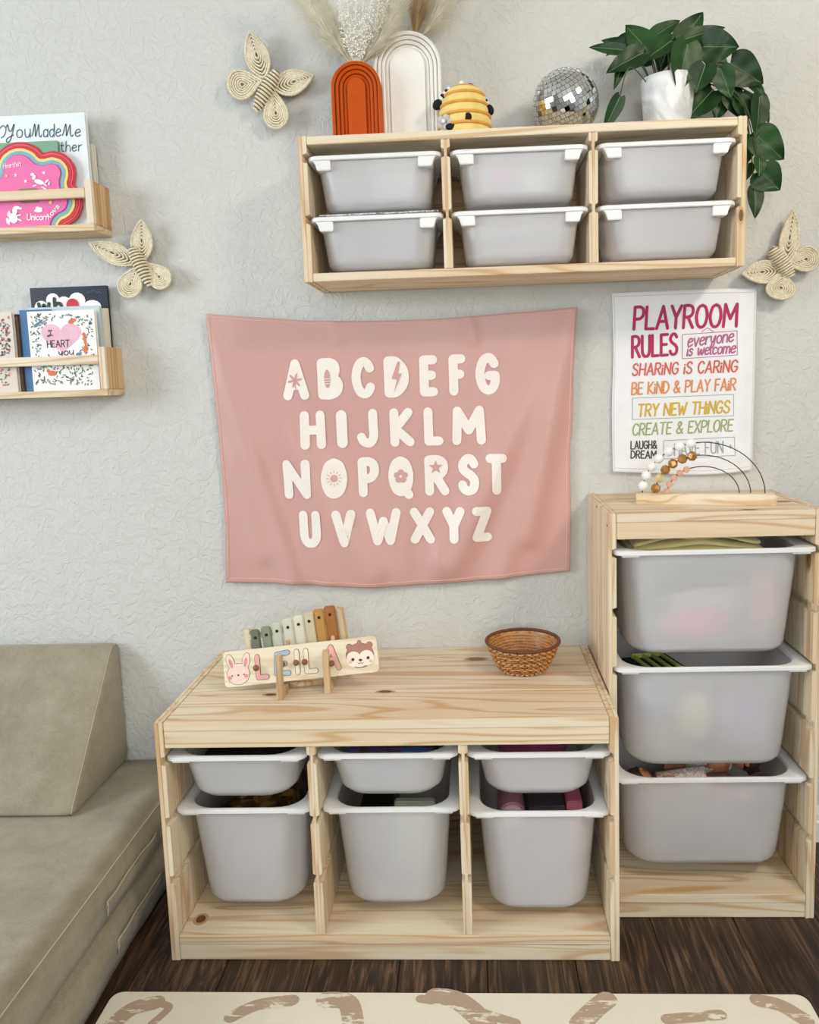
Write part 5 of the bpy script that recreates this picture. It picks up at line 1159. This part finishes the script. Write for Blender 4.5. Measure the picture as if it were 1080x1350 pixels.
# ------------------------------------------------------------------ bead arch toy on the tower
ZK = .9038 - .001
Lb = PZ(838, 665, ZK); Rb = PZ(1025, 667, ZK); d = (Rb - Lb); d.z = 0; Lr = d.length; ex = d.normalized(); ey = Vector((-ex.y, ex.x, 0))
t = thing('bead_arch_toy', 'wooden rainbow bead toy with three wire arches on the tower top', 'toy', ((Lb + Rb) / 2))
O2 = Vector((Lb.x, Lb.y, ZK))
hb_, db_ = .0235, .042
prof = [(.004 * 0 + .001, 0), (.0, .004), (0, hb_ - .004), (.003, hb_), (db_ - .003, hb_), (db_, hb_ - .004), (db_, .004), (db_ - .003, .0004)]
q = MB(); R = []
for i, (s_, ins) in enumerate(((0, .004), (.004, 0), (Lr - .004, 0), (Lr, .004))):
    R.append([O2 + ex * s_ + ey * (min(max(a, ins), db_ - ins)) + Vector((0, 0, min(max(b_, ins if b_ > .004 else b_ + 0), hb_ - ins) + .0004)) for a, b_ in prof])
q.rings(R); q.build('base_bar', pine('x', 'toy_pine', (240, 218, 170), (220, 184, 128)), t, 40)
WIRE = mat('black_wire', (74, 70, 62), .4, metal=.7)
WB = mat('white_bead', (244, 243, 240), .4, .01); GB = mat('gold_bead', (176, 130, 70), .3, .1, metal=.5); GBL = mat('champagne_bead', (226, 208, 160), .3, metal=.3); PB = mat('rose_wood_bead', (216, 168, 140), .5)
def onbar(u, v): # px -> (s along bar, z) in the vertical plane through bar middle
    pl = O2 + ey * (db_ / 2); dd = ray(u, v); tt = (pl - CAM).dot(ey) / dd.dot(ey); P_ = CAM + dd * tt; return ((P_ - O2).dot(ex), P_.z)
ARC = [((847, 645), (1009, 648), 583, 'white'), ((864, 647), (990, 650), 600, 'gold'), ((880, 650), (975, 652), 615, 'pink')]
beads = {'white': [(852, 641), (857, 628.5), (864, 617.5), (873, 608), (885, 599.5), (898, 592.5), (912, 588)], 'gold': [(867, 644), (873, 632), (880.5, 621.5), (889, 613), (901, 607), (913, 602.5)], 'pink': [(882, 648), (885, 639), (891, 631), (898, 625), (906, 620)]}
for (l, r_, top, kd) in ARC:
    s0, _ = onbar(*l); s1, _ = onbar(*r_); zt_ = onbar((l[0] + r_[0]) / 2, top)[1]; sc_ = (s0 + s1) / 2; hw = (s1 - s0) / 2; zb_ = ZK + hb_ - .002; hh = zt_ - zb_
    base_ = O2 + ey * (db_ / 2)
    q = MB(); q.tube([base_ + ex * (sc_ - hw * math.cos(PI * k / 40)) + Vector((0, 0, zb_ - ZK + hh * math.sin(PI * k / 40))) for k in range(41)], .00115, 6); wr = q.build('wire_arch', WIRE, t, 'all')
    for i, (u, v_) in enumerate(beads[kd]):
        s_, z_ = onbar(u, v_); an = math.atan2((z_ - zb_) / hh, (sc_ - s_) / hw); s_ = sc_ - hw * math.cos(an); z_ = zb_ + hh * math.sin(an)
        c = base_ + ex * s_ + Vector((0, 0, z_ - ZK)); q = MB()
        if kd == 'white': q.ball(c, .0108, 18, 12); q.build('white_bead', WB, t, 'all')
        elif kd == 'gold':
            q.ball(c, .0112, 6, 4, (1, 1, 1), Euler((.4 * i, .5, .3 * i)).to_matrix()); q.build('faceted_bead', GBL if i in (1,) else GB, t)
        else: q.lathe([(.002, -.004), (.0066, -.0035), (.0072, 0), (.0066, .0035), (.002, .004)], c, 14, Matrix.Rotation(PI / 2, 3, 'X')); q.build('wooden_bead', PB, t, True)

# ------------------------------------------------------------------ foam play sofa
m, nt, b = nodes('sage_microsuede'); v = coords(nt); f = noise_n(nt, v, 9, 6, .75); g_ = noise_n(nt, v, 330, 4, .7)
mx = N(nt, 'ShaderNodeMix', data_type='RGBA', blend_type='MULTIPLY'); mx.inputs[0].default_value = 1
nt.links.new(ramp(nt, f, [(.3, s2l((146, 137, 116))), (.7, s2l((172, 164, 144)))]), mx.inputs[6]); nt.links.new(ramp(nt, g_, [(.3, (.78, .78, .77, 1)), (.65, (1, 1, 1, 1))]), mx.inputs[7])
nt.links.new(mx.outputs[2], b.inputs['Base Color']); b.inputs['Roughness'].default_value = .95; b.inputs['Sheen Weight'].default_value = .25; b.inputs['Specular IOR Level'].default_value = .2
bump(nt, b, g_, .35, .0015); SUEDE = m
PIPE = mat('sofa_seam', (184, 176, 152), .9)
def soft_box(name, label, x0, x1, y0, y1, z0, z1, seed, bulge=.006, slits=()):
    t = thing(name, label, 'cushion', ((x0 + x1) / 2, (y0 + y1) / 2, z0), 'foam base cushions of the play sofa')
    bm = bmesh.new(); bmesh.ops.create_cube(bm, size=1)
    for v_ in bm.verts: v_.co = Vector((x0 + (x1 - x0) * (v_.co.x + .5), y0 + (y1 - y0) * (v_.co.y + .5), z0 + (z1 - z0) * (v_.co.z + .5)))
    bmesh.ops.bevel(bm, geom=list(bm.edges), offset=.012, segments=3, affect='EDGES')
    bmesh.ops.subdivide_edges(bm, edges=[e for e in bm.edges if e.calc_length() > .3], cuts=36, use_grid_fill=True)
    for v_ in bm.verts:
        p = v_.co; n_ = noise.noise(p * 5 + Vector((seed, 0, 0)));
        if p.z > z1 - .002 and z1 > .2: p.z += n_ * .003
        if p.x > x1 - .002: p.x += n_ * .004 + .004 * noise.noise(p * 22)
    me = bpy.data.meshes.new('cushion_cover')
    for v_ in bm.verts: v_.co -= t.location
    bm.to_mesh(me); bm.free(); me.materials.append(SUEDE); me.polygons.foreach_set('use_smooth', [True] * len(me.polygons))
    o = bpy.data.objects.new('cushion_cover', me); COL.objects.link(o); o.parent = t
    return t
sx1 = -.098
c1 = soft_box('base_cushion', 'lower sage suede foam cushion of the play sofa, on the floor', -1.6, sx1, -1.75, -.012, .001, .1195, 1)
c2 = soft_box('base_cushion', 'upper sage suede foam cushion of the play sofa, seat layer', -1.6, sx1, -1.75, -.010, .121, .238, 4)
q = MB(); q.tube([(sx1 + .0015, y, .2295 + .001 * noise.noise(Vector((y * 9, 0, 0)))) for y in [-1.73 + k * .05 for k in range(35)]], .0013, 5); q.build('seam', PIPE, c2, 'all')
def slit(par, y0, y1, z0, seed):
    q = MB(); P_ = []
    for k in range(13):
        u = k / 12; y = y0 + (y1 - y0) * u; P_.append((sx1 + .004 + .002 * noise.noise(Vector((u * 3, seed, 0))), y, z0 + .006 * noise.noise(Vector((u * 4, seed, 2)))))
    P_ = [(sx1 + .003, y0, z0 - .03), (sx1 + .004, y0 + .002, z0 - .012)] + P_
    q.tube(P_, .0022, 5); q.build('handle_fold', PIPE, par, 'all')
    # flap: a soft raised strip under the slit
    q = MB(); n_ = 14; R = []
    for k in range(n_ + 1):
        u = k / n_; y = y0 + (y1 - y0) * u; w_ = .028 * (1 - .3 * abs(2 * u - 1)) ; R.append([Vector((sx1 - .001 + a + .002 * noise.noise(Vector((u * 5, a * 99, seed))), y, z0 - .003 - b_ * w_)) for a, b_ in ((0, 0), (.0055, .1), (.006, .5), (.004, .9), (0, 1))])
    q.rings(R); q.build('handle_flap', SUEDE, par, 'all')
slit(c2, -.50, -.255, .177, 1); slit(c1, -.47, -.235, .072, 5)
# wedge
t = thing('wedge_cushion', 'sage suede wedge back cushion leaning against the wall on the sofa', 'cushion', (-.75, -.15, .2395))
tri_ = [(-.008, .2405), (-.300, .2405), (-.018, .552), (-.008, .552)]
def rpoly(poly, r, seg=5):
    out = []
    n_ = len(poly)
    for i, p in enumerate(poly):
        p = Vector(p); a = Vector(poly[i - 1]); c = Vector(poly[(i + 1) % n_]); d1 = (a - p).normalized(); d2 = (c - p).normalized(); rr_ = min(r, (a - p).length * .45, (c - p).length * .45)
        s_, e_ = p + d1 * rr_, p + d2 * rr_
        for k in range(seg + 1): u = k / seg; out.append(tuple((1 - u) ** 2 * s_ + 2 * u * (1 - u) * p + u * u * e_))
    return out
big = rpoly([(-.008, .2405), (-.305, .2405), (-.04, .552), (-.008, .552)], .022)
cen_ = (-.1, .34)
q = MB(); R = []; xr = -.262; xl = -1.5
def wr(x, s_, k=0): return [Vector((x + .004 * noise.noise(Vector((p[0] * 9, p[1] * 9, x))), cen_[0] + (p[0] - cen_[0]) * s_, max(cen_[1] + (p[1] - cen_[1]) * s_, .2405))) for p in big]
xs_ = [(xl, .9), (xl + .01, .99)] + [(xl + .012 + (xr - .012 - xl - .012) * k / 24, 1) for k in range(25)] + [(xr - .006, .985), (xr, .94)]
for x, s_ in xs_: R.append(wr(x, s_))
q.rings(R); q.build('cushion_cover', SUEDE, t, 'all')
q = MB(); rg = wr(xr - .006, .99); q.tube([p + Vector((.002, 0, 0)) for p in rg], .0012, 5, closed=True); q.build('seam', PIPE, t, 'all')

# ------------------------------------------------------------------ play mat
rx0, rx1, ry0, ry1, rt = -.078, 1.262, -2.4, -.535, .012
t = thing('play_mat', 'cream foam play mat with taupe brush stroke print, on dark floor', 'mat', ((rx0 + rx1) / 2, -1.4, 0))
r = .022; ol = [(cx_ + r * math.cos(a), cy_ + r * math.sin(a)) for cx_, cy_, a0 in ((rx1 - r, ry1 - r, 0), (rx0 + r, ry1 - r, PI / 2), (rx0 + r, ry0 + r, PI), (rx1 - r, ry0 + r, 1.5 * PI)) for a in [a0 + k * PI / 12 for k in range(7)]]
fr = lambda u, v, t_: Vector((u, v, t_))
q = MB(); q.prism(ol, fr, .0005, rt); q.build('mat_body', mat('cream_foam', (236, 228, 210), .6, .02, bmp=.1, bscale=500), t, bev=.002)
m, nt, b = nodes('taupe_brush_print'); v = coords(nt, (1, 1, 1)); f = noise_n(nt, coords(nt, (14, 60, 1)), 1, 4, .7, .4)
nt.links.new(ramp(nt, f, [(.55, s2l((184, 160, 138))), (.60, s2l((236, 228, 210)))]), b.inputs['Base Color']); b.inputs['Roughness'].default_value = .6; BR = m
def brush(px_pts, wpx):
    q = MB()
    pts = [PZ(u, v_, rt) for u, v_ in px_pts]; capsule(q, cr([(p.x, p.y) for p in pts], 8), wpx, fr, rt + .0003, 6); q.build('printed_stroke', BR, t, tri=True)
for pts, w_ in (([(150, 1349), (175, 1330), (205, 1322)], .018), ([(200, 1350), (222, 1330), (215, 1324)], .008), ([(305, 1341), (340, 1325), (385, 1319)], .014), ([(430, 1318), (458, 1322), (466, 1349)], .020), ([(575, 1314), (605, 1320), (640, 1349)], .022), ([(765, 1350), (785, 1330), (800, 1318)], .020), ([(555, 1317), (600, 1325), (680, 1349)], .010), ([(1000, 1319), (1030, 1326), (1062, 1345)], .016), ([(880, 1344), (950, 1338)], .012), ([(840, 1400), (920, 1450), (990, 1400)], .02), ([(300, 1450), (420, 1410), (520, 1470)], .02), ([(600, 1500), (700, 1420), (760, 1480)], .02)):
    ok = [(u, v_) for u, v_ in pts]; brush(ok, w_)
